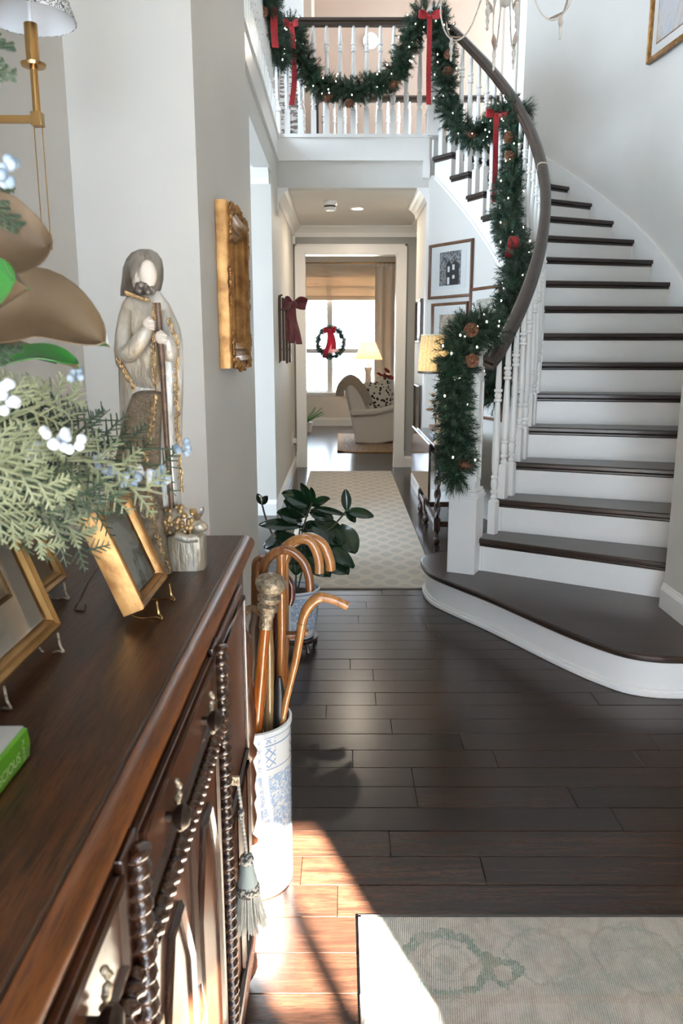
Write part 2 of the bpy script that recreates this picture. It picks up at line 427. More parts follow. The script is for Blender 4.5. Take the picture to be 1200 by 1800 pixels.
# --- upper floor: slab, fascias
SLABW = mat('upper_floor', (0.10, 0.06, 0.04), 0.4)
struct('floor_upper', MB().prism([(-0.56, 7.16), (0.79, 7.16), (1.68, 7.90), (2.6, 7.9), (2.6, 10.6), (-4, 10.6), (-4, 2.2), (-0.83, 2.2), (-0.83, 3.25), (-0.56, 3.25)], 3.0, 3.196), WHITE)
obj('boards', MB().prism([(-0.56, 7.20), (0.80, 7.20), (1.68, 7.93), (2.6, 7.93), (2.6, 10.6), (-4, 10.6), (-4, 2.2), (-0.85, 2.2), (-0.85, 3.27), (-0.6, 3.27), (-0.6, 7.2)], 3.196, 3.2), SLABW, bpy.data.objects['floor_upper'])
f = MB().box(-0.565, 0.755, 7.120, 7.16, 3.0, 3.185); f.box(-0.565, 0.775, 7.105, 7.19, 3.185, 3.212); f.box(-0.565, 0.755, 7.112, 7.12, 3.0, 3.012)
f.box(0.705, 0.765, 7.110, 7.16, 2.86, 3.0)
struct('trim_6', f, WHITE)
f = MB().box(-0.575, -0.545, 3.25, 7.12, 3.0, 3.185); f.box(-0.60, -0.532, 3.25, 7.12, 3.185, 3.212); f.box(-0.56, -0.538, 3.25, 7.12, 2.99, 3.006)
struct('trim_7', f, WHITE)
f = MB().box(0.748, 0.772, 7.128, 7.17, 0, HC); f.box(-0.575, -0.552, 7.128, 7.15, 2.6, 2.784)
struct('trim_8', f, WHITE)
struct('wall_upper_back', MB().box(-0.45, 3.4, 10.5, 10.62, 3.2, 6), PAINT3)
struct('wall_upper_left_back', MB().box(-2.8, -0.42, 9.3, 9.42, 3.2, 6), PAINT)
struct('wall_upper_passage', MB().box(-0.45, -0.33, 9.42, 10.5, 3.2, 6), PAINT3)
b = MB().box(1.72, 1.86, 8.95, 9.1, 3.2, 6); b.box(1.95, 2.7, 8.95, 9.1, 3.2, 6)
struct('wall_upper_right', b, PAINT)
struct('trim_9', MB().box(1.86, 1.95, 8.9, 9.1, 3.2, 6), mat('door_grey', (0.30, 0.29, 0.26), 0.4))
b = MB().box(-2.92, -2.8, 2.2, 9.42, 3.2, 3.7); b.box(-2.92, -2.8, 2.2, 9.42, 5.6, 6); b.box(-2.92, -2.8, 2.2, 3.8, 3.7, 5.6); b.box(-2.92, -2.8, 6.6, 9.42, 3.7, 5.6)
struct('wall_upper_left', b, PAINT)
struct('wall_upper_front', MB().box(-2.8, -0.83, 2.2, 2.32, 3.2, 6), PAINT)
portal((-2.8, 5.2, 4.65), (0, -PI / 2, 0), 1.9, 2.8, 'window_upper_left_offscreen')
struct('ceiling', MB().box(-3, 6.1, -1.4, 10.7, 6, 6.12), CEIL)
# --- front wall behind the camera with a glazed door, a sidelight and an added left opening
b = MB().box(-0.83, -0.64, -1.4, -1.2, 0, 6); b.box(-0.02, 0.30, -1.4, -1.2, 0, 6); b.box(-0.64, -0.02, -1.4, -1.2, 2.24, 6); b.box(-0.64, -0.02, -1.4, -1.2, 0, 0.12); b.box(0.30, 6.1, -1.4, -1.2, 2.24, 6); b.box(1.34, 6.1, -1.4, -1.2, 0, 2.24); b.box(0.30, 0.93, -1.4, -1.2, 2.07, 2.24)
b.box(0.86, 0.93, -1.4, -1.2, 0, 2.24); b.box(0.93, 1.34, -1.4, -1.2, 0, 0.12)
struct('wall_front', b, PAINT)
b = MB().box(1.105, 1.13, -1.32, -1.28, 0.12, 2.24)
for z in (0.66, 1.2, 1.74): b.box(0.93, 1.34, -1.31, -1.29, z - 0.01, z + 0.01)
b.box(1.315, 1.34, -1.34, -1.26, 0.12, 2.24)
struct('window_1', b, WHITE)
b = MB().box(0.30, 0.40, -1.33, -1.28, 0, 2.07); b.box(0.77, 0.86, -1.33, -1.28, 0, 2.07); b.box(0.40, 0.77, -1.33, -1.28, 0, 0.3); b.box(0.40, 0.77, -1.33, -1.28, 1.98, 2.07)
b.box(0.575, 0.595, -1.32, -1.29, 0.3, 1.98); b.box(0.4, 0.77, -1.32, -1.29, 1.1, 1.12)
struct('door_2', b, WHITE)
b = MB().box(-0.345, -0.315, -1.32, -1.28, 0.12, 2.24)  # unseen left window, added so more sky light reaches the stair foot
for z in (0.66, 1.2, 1.74): b.box(-0.64, -0.02, -1.31, -1.29, z - 0.01, z + 0.01)
struct('added_window_left', b, WHITE)
portal((-0.33, -1.19, 1.18), (-PI / 2, 0, 0), 0.62, 2.12, 'added_window_left_offscreen')
portal((0.8, -1.19, 1.15), (-PI / 2, 0, 0), 1.05, 2.24, 'window_entry_offscreen')
# --- right side: the stub of wall the stairs end on, and the bright room beside the foyer
struct('wall_right', MB().prism([(1.545, 2.2), (2.4, 2.2), (2.4, 3.8), (1.75, 3.8), (1.545, 3.53)], 0, 6), PAINT)
baseboard('baseboard_right', (1.545, 3.53), (1.545, 2.2), (-1, 0), 0.189, 0.9)
struct('wall_right_upper', MB().box(2.0, 2.2, -1.2, 2.2, 2.75, 6), PAINT)
struct('wall_right_room_back', MB().box(2.2, 6, 2.2, 2.34, 0, 3.0), PAINT)
struct('ceiling_right_room', MB().box(2.0, 6.1, -1.2, 2.34, 3.0, 3.1), CEIL)
b = MB().box(6, 6.12, -1.4, 2.34, 0, 3.0)
struct('wall_right_room_right', b, PAINT)

# ================================================================== CURVED STAIRCASE
R = CAM_H / 7.42
CI = Vector((-0.854, 5.645)); CO = Vector((-0.90, 5.80)); RO = 3.33
RT, RS, RB = 2.165, 2.188, 2.200
def ai(k): return math.radians(-43.3 + 5.59 * (k - 2))
def ao(k): return math.radians(-41.0 + 5.27 * (k - 2))
def pin(k, r=RT): a = ai(k); return Vector((CI.x + r * math.cos(a), CI.y + r * math.sin(a)))
def pout(k, r=RO): a = ao(k); return Vector((CO.x + r * math.cos(a), CO.y + r * math.sin(a)))
st = thing('staircase', 'curved white staircase with dark wooden treads sweeping up to the landing', 'staircase', (0.69, 4.16, 0))
# starting step with its rounded ends
edge = [(0.80, 4.62), (0.70, 4.60), (0.60, 4.56), (0.52, 4.50), (0.472, 4.41), (0.462, 4.30), (0.474, 4.18), (0.505, 4.07), (0.60, 3.90), (0.72, 3.705), (0.82, 3.52), (0.912, 3.345),
        (1.0, 3.185), (1.082, 3.06), (1.166, 2.965), (1.266, 2.918), (1.376, 2.905), (1.55, 2.905)]
edge = [tuple(p) for p in bez([(*p, 0) for p in edge], 3)]
back = [(1.55, 3.50), (1.75, 3.80), (0.95, 4.45)]
def offs(poly, d):
    out = []
    for i, p in enumerate(poly):
        a = Vector(poly[max(i - 1, 0)][:2]); c = Vector(poly[min(i + 1, len(poly) - 1)][:2]); t = (c - a).normalized()
        out.append((p[0] + t.y * -d * -1 * -1, p[1] + t.x * d * 1) if False else (p[0] - t.y * d, p[1] + t.x * d))
    return out
obj('starting_step', MB().prism(offs(edge, 0.030) + back, 0, R - 0.032), WHITE, st, 50, world=True)
obj('base_moulding', MB().prism(offs(edge, 0.014) + back, 0, 0.022), WHITE, st, 50, bevel=0.004, world=True)
obj('base_bead', MB().prism(offs(edge, 0.022) + back, 0.022, 0.034), WHITE, st, 50, world=True)
obj('tread', MB().prism([p[:2] for p in edge] + back, R - 0.032, R), TREADW, st, 50, bevel=0.010, world=True)
for k in range(2, 17):
    inner = [pin(k + t) for t in (0, 0.5, 1.12)]; outer = [pout(k + t) for t in (1.12, 0.5, 0)]
    # nosing return reaches in front of the stringer
    mb = MB().prism(inner + outer, k * R - 0.030, k * R)
    obj('tread', mb, TREADW, st, 40, bevel=0.007, world=True)
    inner = [pin(k + t, RS - 0.008) for t in (0.075, 0.5, 1.1)]; outer = [pout(k + t) for t in (1.1, 0.5, 0.06)]
    obj('cove', MB().prism(inner + outer, k * R - 0.048, k * R - 0.029), TREADW, st, 40, bevel=0.006, world=True)
for k in range(2, 18):
    z0, z1 = (k - 1) * R, k * R - 0.046
    a = pin(k + 0.135, RS); bb = pout(k + 0.10); c = pout(k + 0.17); d = pin(k + 0.22, RS)
    obj('riser', MB().prism([a, bb, c, d], z0, z1), WHITE, st, world=True)
# nosing of the landing
mb = MB().prism([pin(17, RT + 0.09), (0.87, 7.20), (1.70, 8.0), pout(17.4), pout(17)], 17 * R - 0.03, 17 * R + 0.003)
obj('landing_nosing', mb, TREADW, st, 40, bevel=0.007, world=True)
def zn(k): return k * R
def zb(k): return max(zn(k) - 0.36, 0.0)
mb = MB()
for k in range(1, 17):
    for t0, t1 in ((0.135, 0.42), (0.42, 0.7), (0.7, 1.135)):
        ka, kb = k + t0, k + t1
        if kb > 17.05: kb = 17.05
        zt = k * R - 0.03
        A = [pin(ka, RS), pin(kb, RS), pin(kb, RS + 0.03), pin(ka, RS + 0.03)]
        lo = [zb(ka), zb(kb), zb(kb), zb(ka)]
        if k == 1 and t0 < 0.6: continue
        mb.hexa([(p.x, p.y, l) for p, l in zip(A, lo)] + [(p.x, p.y, zt) for p in A])
obj('stringer', mb, WHITE, st, world=True, weld=True)
ks = [2.0 + 0.25 * i for i in range(61)]
mb = MB().sweep([(*pin(k, RS - 0.004), zb(k) + 0.004) for k in ks if k <= 17], [(-0.008, -0.010), (0.008, -0.010), (0.010, 0.0), (0.008, 0.010), (-0.008, 0.010)])
obj('stringer_bead', mb, WHITE, st, 40, world=True)
# balusters: square foot, turned shaft
def baluster_mesh(h, name='baluster'):
    s = 0.0225; f = 0.20
    mb = MB()
    mb.add([(-s, -s, 0), (s, -s, 0), (s, s, 0), (-s, s, 0), (-s, -s, f - 0.012), (s, -s, f - 0.012), (s, s, f - 0.012), (-s, s, f - 0.012)],
           [(3, 2, 1, 0), (0, 1, 5, 4), (1, 2, 6, 5), (2, 3, 7, 6), (3, 0, 4, 7)])
    c = 0.012
    mb.add([(-s, -s, f - 0.012), (s, -s, f - 0.012), (s, s, f - 0.012), (-s, s, f - 0.012), (-c, -c, f), (c, -c, f), (c, c, f), (-c, c, f)],
           [(0, 1, 5, 4), (1, 2, 6, 5), (2, 3, 7, 6), (3, 0, 4, 7), (4, 5, 6, 7)])
    u = h * 0.745
    prof = [(0.013, f - 0.002), (0.018, f + 0.010), (0.0125, f + 0.022), (0.013, f + 0.03), (0.020, f + 0.038), (0.020, f + 0.046), (0.0135, f + 0.052), (0.0185, f + 0.075), (0.0195, f + 0.095),
            (0.014, f + 0.115), (0.0195, f + 0.121), (0.0195, f + 0.130), (0.013, f + 0.137), (0.0165, f + 0.16), (0.0185, f + 0.22), (0.017, u - 0.14), (0.0125, u - 0.02), (0.0115, u),
            (0.0195, u + 0.006), (0.0195, u + 0.016), (0.013, u + 0.022), (0.0175, u + 0.036), (0.0175, u + 0.042), (0.0125, u + 0.052), (0.020, u + 0.060), (0.020, u + 0.070), (0.0125, u + 0.076), (0.0145, u + 0.088), (0.0105, h)]
    mb.lathe([(r * 1.15, z) for r, z in prof], 10)
    return mesh_of(name, mb, WHITE, 40)
RAILH = 0.88
BM = {}
for k in range(2, 17):
    for fr, hh in ((0.26, 'a'), (0.76, 'b')):
        if k == 2 and fr < 0.5: continue
        h = RAILH - 0.03 + fr * R
        if hh not in BM: BM[hh] = baluster_mesh(h)
        o = bpy.data.objects.new('baluster', BM[hh]); COL.objects.link(o); o.parent = st
        p = pin(k + fr, RB + 0.006); o.location = (p.x - 0.69, p.y - 4.16, k * R); o.rotation_euler = (0, 0, ai(k + fr))
# handrail
RP = [(-0.030, -0.030), (0.030, -0.030), (0.030, -0.012), (0.024, -0.006), (0.033, 0.004), (0.033, 0.018), (0.024, 0.030), (0.010, 0.035), (-0.010, 0.035), (-0.024, 0.030), (-0.033, 0.018), (-0.033, 0.004), (-0.024, -0.006), (-0.030, -0.012)]
path = [(0.72, 4.185, 1.36)] + [(*pin(k, RB), zn(k) + RAILH) for k in [2.35 + 0.25 * i for i in range(57)]] + [(0.79, 7.145, 4.065)]
obj('handrail', MB().sweep(path, RP), RAILW, st, 40, world=True)
pj = pin(9.05, RB); pk = pin(9.10, RB)
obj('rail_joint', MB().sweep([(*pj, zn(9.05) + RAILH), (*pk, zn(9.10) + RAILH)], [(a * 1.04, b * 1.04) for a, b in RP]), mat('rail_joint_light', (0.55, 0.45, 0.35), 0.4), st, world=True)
# newel posts
def newel(M, z0, zbox, ztop, s, world=True, parent=st):
    mb = MB().box(-s, s, -s, s, z0, zbox, M); obj('newel_plinth', mb, WHITE, parent, bevel=0.004, world=world)
    mb = MB().box(-s - 0.008, s + 0.008, -s - 0.008, s + 0.008, zbox - 0.035, zbox - 0.018, M).box(-s + 0.006, s - 0.006, -s + 0.006, s - 0.006, zbox, zbox + 0.016, M)
    obj('newel_moulding', mb, WHITE, parent, bevel=0.004, world=world)
    t = s * 0.74
    mb = MB().box(-t, t, -t, t, zbox, ztop - 0.10, M)
    q = t * 0.62
    for d in range(4):
        A = M @ Matrix.Rotation(d * PI / 2, 4, 'Z')
        for x0, x1, za, zz in ((-q - 0.012, -q, zbox + 0.07, ztop - 0.26), (q, q + 0.012, zbox + 0.07, ztop - 0.26), (-q - 0.012, q + 0.012, zbox + 0.058, zbox + 0.07), (-q - 0.012, q + 0.012, ztop - 0.26, ztop - 0.248)):
            mb.box(x0, x1, -t - 0.006, -t, za, zz, A)
    obj('newel_shaft', mb, WHITE, parent, world=world)
    mb = MB().box(-t - 0.008, t + 0.008, -t - 0.008, t + 0.008, ztop - 0.225, ztop - 0.21, M); obj('newel_collar', mb, WHITE, parent, bevel=0.004, world=world)
    mb = MB()
    for e, za, zz in ((0.010, -0.10, -0.085), (0.022, -0.085, -0.07), (0.034, -0.07, -0.045), (0.014, -0.045, -0.015)):
        mb.box(-t - e, t + e, -t - e, t + e, ztop + za, ztop + zz, M)
    mb.lathe([(t + 0.012, ztop - 0.016), (t * 0.8, ztop + 0.006), (1e-4, ztop + 0.016)], 4, M @ Matrix.Rotation(PI / 4, 4, 'Z'))
    obj('newel_cap', mb, WHITE, parent, bevel=0.003, world=world)
newel(Matrix.Translation((0.69, 4.162, 0)) @ Matrix.Rotation(math.radians(-25), 4, 'Z'), R - 0.002, 0.645, 1.49, 0.078)
# wall skirting on the outer wall
mb = MB()
for i in range(58):
    ka, kb = 2.7 + i * 0.25, 2.95 + i * 0.25
    A = [pout(ka, RO - 0.016), pout(kb, RO - 0.016), pout(kb, RO + 0.01), pout(ka, RO + 0.01)]
    lo = [max(zn(ka) - 0.3, 0.02), max(zn(kb) - 0.3, 0.02)] * 1; hi = [zn(ka) + 0.115, zn(kb) + 0.115]
    mb.hexa([(A[0].x, A[0].y, lo[0]), (A[1].x, A[1].y, lo[1]), (A[2].x, A[2].y, lo[1]), (A[3].x, A[3].y, lo[0]), (A[0].x, A[0].y, hi[0]), (A[1].x, A[1].y, hi[1]), (A[2].x, A[2].y, hi[1]), (A[3].x, A[3].y, hi[0])])
obj('wall_skirting', mb, WHITE, st, world=True, weld=True)
mb = MB().sweep([(*pout(2.7 + i * 0.25, RO - 0.016), zn(2.7 + i * 0.25) + 0.108) for i in range(58)], [(-0.006, -0.008), (0.008, -0.008), (0.008, 0.008), (-0.006, 0.008)])
obj('skirting_cap', mb, WHITE, st, 40, world=True)
# curved walls
def curved(name, C, r0, r1, a0, a1, z0f, z1f, n, mt):
    mb = MB()
    for i in range(n):
        t0, t1 = a0 + (a1 - a0) * i / n, a0 + (a1 - a0) * (i + 1) / n
        def P(r, a, z): return (C.x + r * math.cos(a), C.y + r * math.sin(a), z)
        mb.hexa([P(r0, t0, z0f(t0)), P(r1, t0, z0f(t0)), P(r1, t1, z0f(t1)), P(r0, t1, z0f(t1)), P(r0, t0, z1f(t0)), P(r1, t0, z1f(t0)), P(r1, t1, z1f(t1)), P(r0, t1, z1f(t1))])
    return struct(name, mb, mt, smooth=30, weld=True)
curved('wall_stair', CO, RO, RO + 0.12, math.radians(-42.5), math.radians(38.5), lambda a: 0, lambda a: 6, 64, PAINT)
kof = lambda a: (math.degrees(a) + 43.3) / 5.59 + 2
curved('wall_under_stair', CI, RS + 0.012, RS + 0.05, ai(2.6), math.radians(43.2), lambda a: 0, lambda a: zb(min(kof(a), 17)) + 0.03, 48, PAINT)
mb = MB().sweep([(CI.x + (RS + 0.004) * math.cos(ai(k)), CI.y + (RS + 0.004) * math.sin(ai(k)), 0.066) for k in [3 + 0.3 * i for i in range(48)] if k < 17], [(-0.008, -0.066), (0.006, -0.066), (0.006, 0.05), (0.0, 0.066), (-0.008, 0.066)])
struct('baseboard_under_stair', mb, WHITE, smooth=40)

# ================================================================== UPPER RAILINGS
lr = thing('landing_railing', 'white turned-baluster railing with dark handrail along the landing above the hall', 'railing', (0.1, 7.14, 3.212))
bl = baluster_mesh(0.86)
for i in range(11):
    o = bpy.data.objects.new('baluster', bl); COL.objects.link(o); o.parent = lr; o.location = (-0.465 + 0.113 * i - 0.1, 0, 0)
obj('handrail', MB().sweep([(-0.56, 7.14, 4.085), (0.79, 7.14, 4.085)], [(a, b) for a, b in RP]), RAILW, lr, 40, world=True)
Mn = Matrix.Translation((0.805, 7.14, 0))
newel(Mn, 3.19, 3.42, 4.20, 0.074, parent=lr)
newel(Matrix.Translation((-0.575, 7.14, 0)), 3.19, 3.42, 4.20, 0.055, parent=lr)
gr = thing('gallery_railing', 'white railing along the left upstairs gallery with garland hung on it', 'railing', (-0.56, 5.5, 3.212))
for i in range(30):
    o = bpy.data.objects.new('baluster', bl); COL.objects.link(o); o.parent = gr; o.location = (0, -2.1 + 0.118 * i, 0)
obj('handrail', MB().sweep([(-0.56, 3.3, 4.085), (-0.56, 7.10, 4.085)], RP), RAILW, gr, 40, world=True)
br = thing('back_railing', 'far railing of the landing in front of the peach upstairs wall', 'railing', (0.5, 9.15, 3.2))
for i in range(15):
    o = bpy.data.objects.new('baluster', bl); COL.objects.link(o); o.parent = br; o.location = (-0.7 + 0.118 * i, 0, 0)
obj('handrail', MB().sweep([(-0.27, 9.15, 4.085), (1.72, 9.15, 4.085)], RP), RAILW, br, 40, world=True)
obj('end_post', MB().box(-0.31, -0.25, 9.11, 9.19, 3.2, 4.14), TREADW, br, bevel=0.004, world=True)
# ================================================================== GARLANDS
def cyl(u, v, C, r):
    """where the sight line meets an upright cylinder wall, seen from inside"""
    d = ray(u, v); ox, oy = -C.x, -C.y
    A = d.x ** 2 + d.y ** 2; B = 2 * (ox * d.x + oy * d.y); Cc = ox * ox + oy * oy - r * r
    t = (-B + math.sqrt(max(B * B - 4 * A * Cc, 0))) / (2 * A)
    return d * t + Vector((0, 0, CAM_H))
rg = random.Random(11)
def rvec(): 
    while True:
        v = Vector((rg.uniform(-1, 1), rg.uniform(-1, 1), rg.uniform(-1, 1)))
        if 0.05 < v.length < 1: return v.normalized()
def sprig(mb, p, d, L, nn, nl, w, spread=0.75):
    d = d.normalized(); x = d.orthogonal().normalized(); y = d.cross(x)
    for i in range(nn):
        t = (i + 0.5) / nn; a = i * 2.4 + rg.uniform(-0.4, 0.4)
        o = (x * math.cos(a) + y * math.sin(a))
        b = p + d * (L * t); l = nl * (1.0 - 0.35 * t) * rg.uniform(0.8, 1.15)
        e = b + (d * (1 - spread * 0.55) + o * spread).normalized() * l
        s = d.cross(o).normalized() * (w / 2)
        n = len(mb.v); mb.v += [b - s, b + s, e]; mb.f.append((n, n + 1, n + 2))
def cone_mesh():
    mb = MB(); n = 46
    for i in range(n):
        t = i / n; a = i * 2.399; z = -0.030 + 0.062 * t; r = 0.024 * math.sin(PI * min(0.95, 0.18 + 0.82 * t)) + 0.004
        o = Vector((math.cos(a), math.sin(a), 0)); s = Vector((-math.sin(a), math.cos(a), 0)); c = o * (r * 0.5) + Vector((0, 0, z))
        tip = o * (r * 1.12) + Vector((0, 0, z - 0.006 + 0.01 * t))
        k = len(mb.v); mb.v += [c - s * 0.004, c + s * 0.004, tip + s * 0.008, tip - s * 0.008 , tip + Vector((0, 0, -0.004))]
        mb.f += [(k, k + 1, k + 2, k + 3), (k + 3, k + 2, k + 4)]
    mb.ball((0, 0, 0), 0.017, 8, 6, (1, 1, 1.6))
    return mesh_of('pinecone', mb, CONE)
CONEM = cone_mesh()
def garland(label, P, rad, cones, taper=True, dens=230, group='pine garlands on the stair and landing rails', bulbs=15, long_ends=()):
    pts = bez(P, 10)
    L = sum((pts[i + 1] - pts[i]).length for i in range(len(pts) - 1))
    g = thing('garland', label, 'garland', tuple(pts[len(pts) // 2]), 0, group)
    obj('stem', MB().tube(pts, 0.03, 6), WIREG, g, world=True)
    mbs = [MB(), MB()]; lights = MB(); mw = MB()
    n = int(L * dens * 1.5)
    for i in range(n):
        t = rg.random() * (len(pts) - 1); k = min(int(t), len(pts) - 2); p = pts[k].lerp(pts[k + 1], t - k); T = (pts[k + 1] - pts[k]).normalized()
        o = rvec(); o = (o - T * o.dot(T)).normalized()
        sl = rad * rg.uniform(0.75, 1.2)
        d = (o + T * rg.uniform(-0.9, 0.9) + Vector((0, 0, -0.15))).normalized()
        mb = mbs[0 if rg.random() < 0.84 else 1]
        if rg.random() < 0.22: sprig(mb, p + o * (rad * 0.15), d, sl * 0.75, 24, 0.085, 0.0042, 0.55)
        else: sprig(mb, p, d, sl, 50, 0.040, 0.0066, 0.85)
    for (c, dd) in long_ends:
        for i in range(9): sprig(mbs[0], Vector(c), (Vector(dd) + rvec() * 0.6).normalized(), 0.09, 26, 0.10, 0.003, 0.5)
    obj('needles', mbs[0], PINE1, g, world=True, kind='stuff'); obj('bright_needles', mbs[1], PINE2, g, world=True, kind='stuff', label='brighter green pine sprigs')
    for i in range(int(L * bulbs * 1.25)):
        t = rg.random() * (len(pts) - 1); k = min(int(t), len(pts) - 2); p = pts[k].lerp(pts[k + 1], t - k)
        o = rvec(); o.y = -abs(o.y); c = p + o * rad * rg.uniform(0.75, 0.98)
        lights.ball(c, 0.0044, 6, 4, (1, 1, 1.5))
    obj('fairy_lights', lights, BULB, g, world=True, kind='stuff', label='tiny warm white fairy lights')
    for q in cones:
        o = bpy.data.objects.new('pinecone', CONEM); COL.objects.link(o); o.parent = g
        o.location = Vector(q) - Vector(g.location); o.rotation_euler = (rg.uniform(0.8, 2.2), rg.uniform(-1, 1), rg.uniform(0, 6)); o.scale = (1.15,) * 3
    return g
def A(*l): return [aty(u, v, Y) for u, v, Y in l]
garland('pine garland swagged on the left upstairs gallery rail', A((452, -60, 5.75), (462, 0, 6.05), (474, 62, 6.45), (487, 96, 6.8), (500, 70, 6.98), (512, 44, 7.04)), 0.15, A((463, 20, 5.95)), dens=330)
garland('pine garland swagged along the landing handrail between two red bows', A((514, 50, 7.02), (528, 98, 7.02), (556, 142, 7.02), (595, 158, 7.02), (640, 155, 7.02), (683, 140, 7.02), (706, 105, 7.02), (724, 60, 7.02), (742, 22, 7.02)), 0.125,
        A((612, 182, 6.92), (693, 148, 6.92), (577, 172, 6.92)), dens=300)
garland('pine garland hanging from the landing newel and looping to the stair rail bow', A((762, 22, 6.98), (778, 62, 6.95), (782, 110, 6.92), (783, 165, 6.88), (798, 212, 6.78), (828, 238, 6.62), (855, 232, 6.5), (875, 206, 6.4), (888, 186, 6.3)), 0.13,
        A((785, 125, 6.8), (789, 95, 6.8), (828, 237, 6.5)), dens=300, long_ends=[(aty(748, 20, 6.9), (0, 0, 1))])
garland('pine garland trailing down the curved stair rail below the long red ribbon', A((893, 188, 6.25), (908, 222, 6.18), (905, 285, 6.08), (893, 345, 5.95), (888, 392, 5.75), (900, 425, 5.55), (912, 452, 5.35), (903, 500, 5.12), (893, 548, 4.9), (884, 596, 4.7), (876, 650, 4.58), (872, 700, 4.5)), 0.125,
        A((893, 240, 6.05), (894, 273, 6.0), (888, 398, 5.65), (888, 660, 4.45)), dens=320, bulbs=18, long_ends=[(aty(915, 190, 6.1), (1, -0.2, 0.1))])
garland('pine garland draped over the bottom newel post with pinecones', A((866, 578, 4.22), (840, 576, 4.10), (815, 592, 4.02), (801, 632, 4.0), (798, 690, 4.0), (800, 745, 4.0), (803, 800, 4.0), (799, 828, 4.0)), 0.115,
        A((829, 581, 3.93), (829, 633, 3.93), (820, 818, 3.92)), dens=420, bulbs=17, long_ends=[(aty(806, 592, 4.0), (-0.15, -0.1, 1)), (aty(848, 585, 4.05), (0.5, -0.1, 0.8)), (aty(800, 835, 4.0), (0, 0, -1))])

# ------------------------------------------------------------------ red velvet bows
def strip(mb, P, wv, n=10, th=0.0015):
    pts = bez(P, n); wv = Vector(wv)
    mb.grid(lambda a, b: pts[min(int(round(a * (len(pts) - 1))), len(pts) - 1)] + wv * (b - 0.5), len(pts) - 1, 2, th)
def bow(label, c, s, tails, w=0.05, m=RED, loops=True, group='red velvet bows on the garlands', face=(0, -1, 0)):
    """c: knot; s: loop size; tails: list of polylines (world)"""
    c = Vector(c); b = thing('ribbon_bow', label, 'bow', tuple(c), 0, group)
    f = Vector(face).normalized(); rt = f.cross(Vector((0, 0, -1))).normalized() * -1; up = Vector((0, 0, 1))
    if loops:
        for sd in (-1, 1):
            mb = MB()
            P = [c, c + rt * sd * s * 0.5 + up * s * 0.34 + f * 0.012, c + rt * sd * s + up * s * 0.22 + f * 0.03, c + rt * sd * s * 1.06 - up * s * 0.06 + f * 0.05, c + rt * sd * s * 0.55 - up * s * 0.12 + f * 0.035, c]
            pts = bez(P, 6); wv = (up * 0.9 + f * 0.5).normalized() * w
            mb.grid(lambda a, bb: pts[min(int(round(a * (len(pts) - 1))), len(pts) - 1)] + wv * (bb - 0.5) * (0.45 + 0.55 * math.sin(PI * a)), len(pts) - 1, 3, 0.0015)
            obj('loop', mb, m, b, 60, world=True)
        mb = MB().ball(c + f * 0.012, w * 0.42, 10, 8, (1.0, 0.6, 0.9)); obj('knot', mb, m, b, 60, world=True)
    for P in tails:
        mb = MB(); pts = [Vector(q) for q in P]
        wv = (rt + f * 0.25).normalized() * w
        strip(mb, pts, wv, 8); obj('tail', mb, m, b, 60, world=True)
    return b
p = aty(479, -12, 6.15)
bow('red velvet ribbon hanging down over the gallery rail garland', p, 0.06, [A((479, -5, 6.12), (481, 30, 6.1), (482, 60, 6.1), (484, 84, 6.1))], 0.05)
p = aty(511, 44, 6.88)
bow('red velvet bow at the landing corner with one long tail', p, 0.055, [A((512, 46, 6.86), (514, 66, 6.85), (515, 85, 6.86)), A((513, 50, 6.9), (516, 100, 6.94), (517, 145, 6.98), (512, 185, 6.98))], 0.045)
p = aty(755, 30, 6.80)
bow('red velvet bow tied on the landing newel post', p, 0.085, [A((755, 32, 6.79), (754, 80, 6.8), (753, 130, 6.84), (753, 184, 6.86))], 0.042)
p = aty(871, 203, 6.22)
bow('red velvet bow with a long tail halfway up the stair rail', p, 0.075, [A((872, 205, 6.2), (871, 250, 6.2), (870, 300, 6.22), (868, 356, 6.22))], 0.043)
p = aty(899, 420, 5.38)
bow('short red velvet loop nestled in the stair garland', p, 0.03, [A((901, 416, 5.36), (898, 432, 5.34), (893, 452, 5.35)), A((903, 415, 5.37), (908, 428, 5.35), (900, 438, 5.36))], 0.055, loops=False)

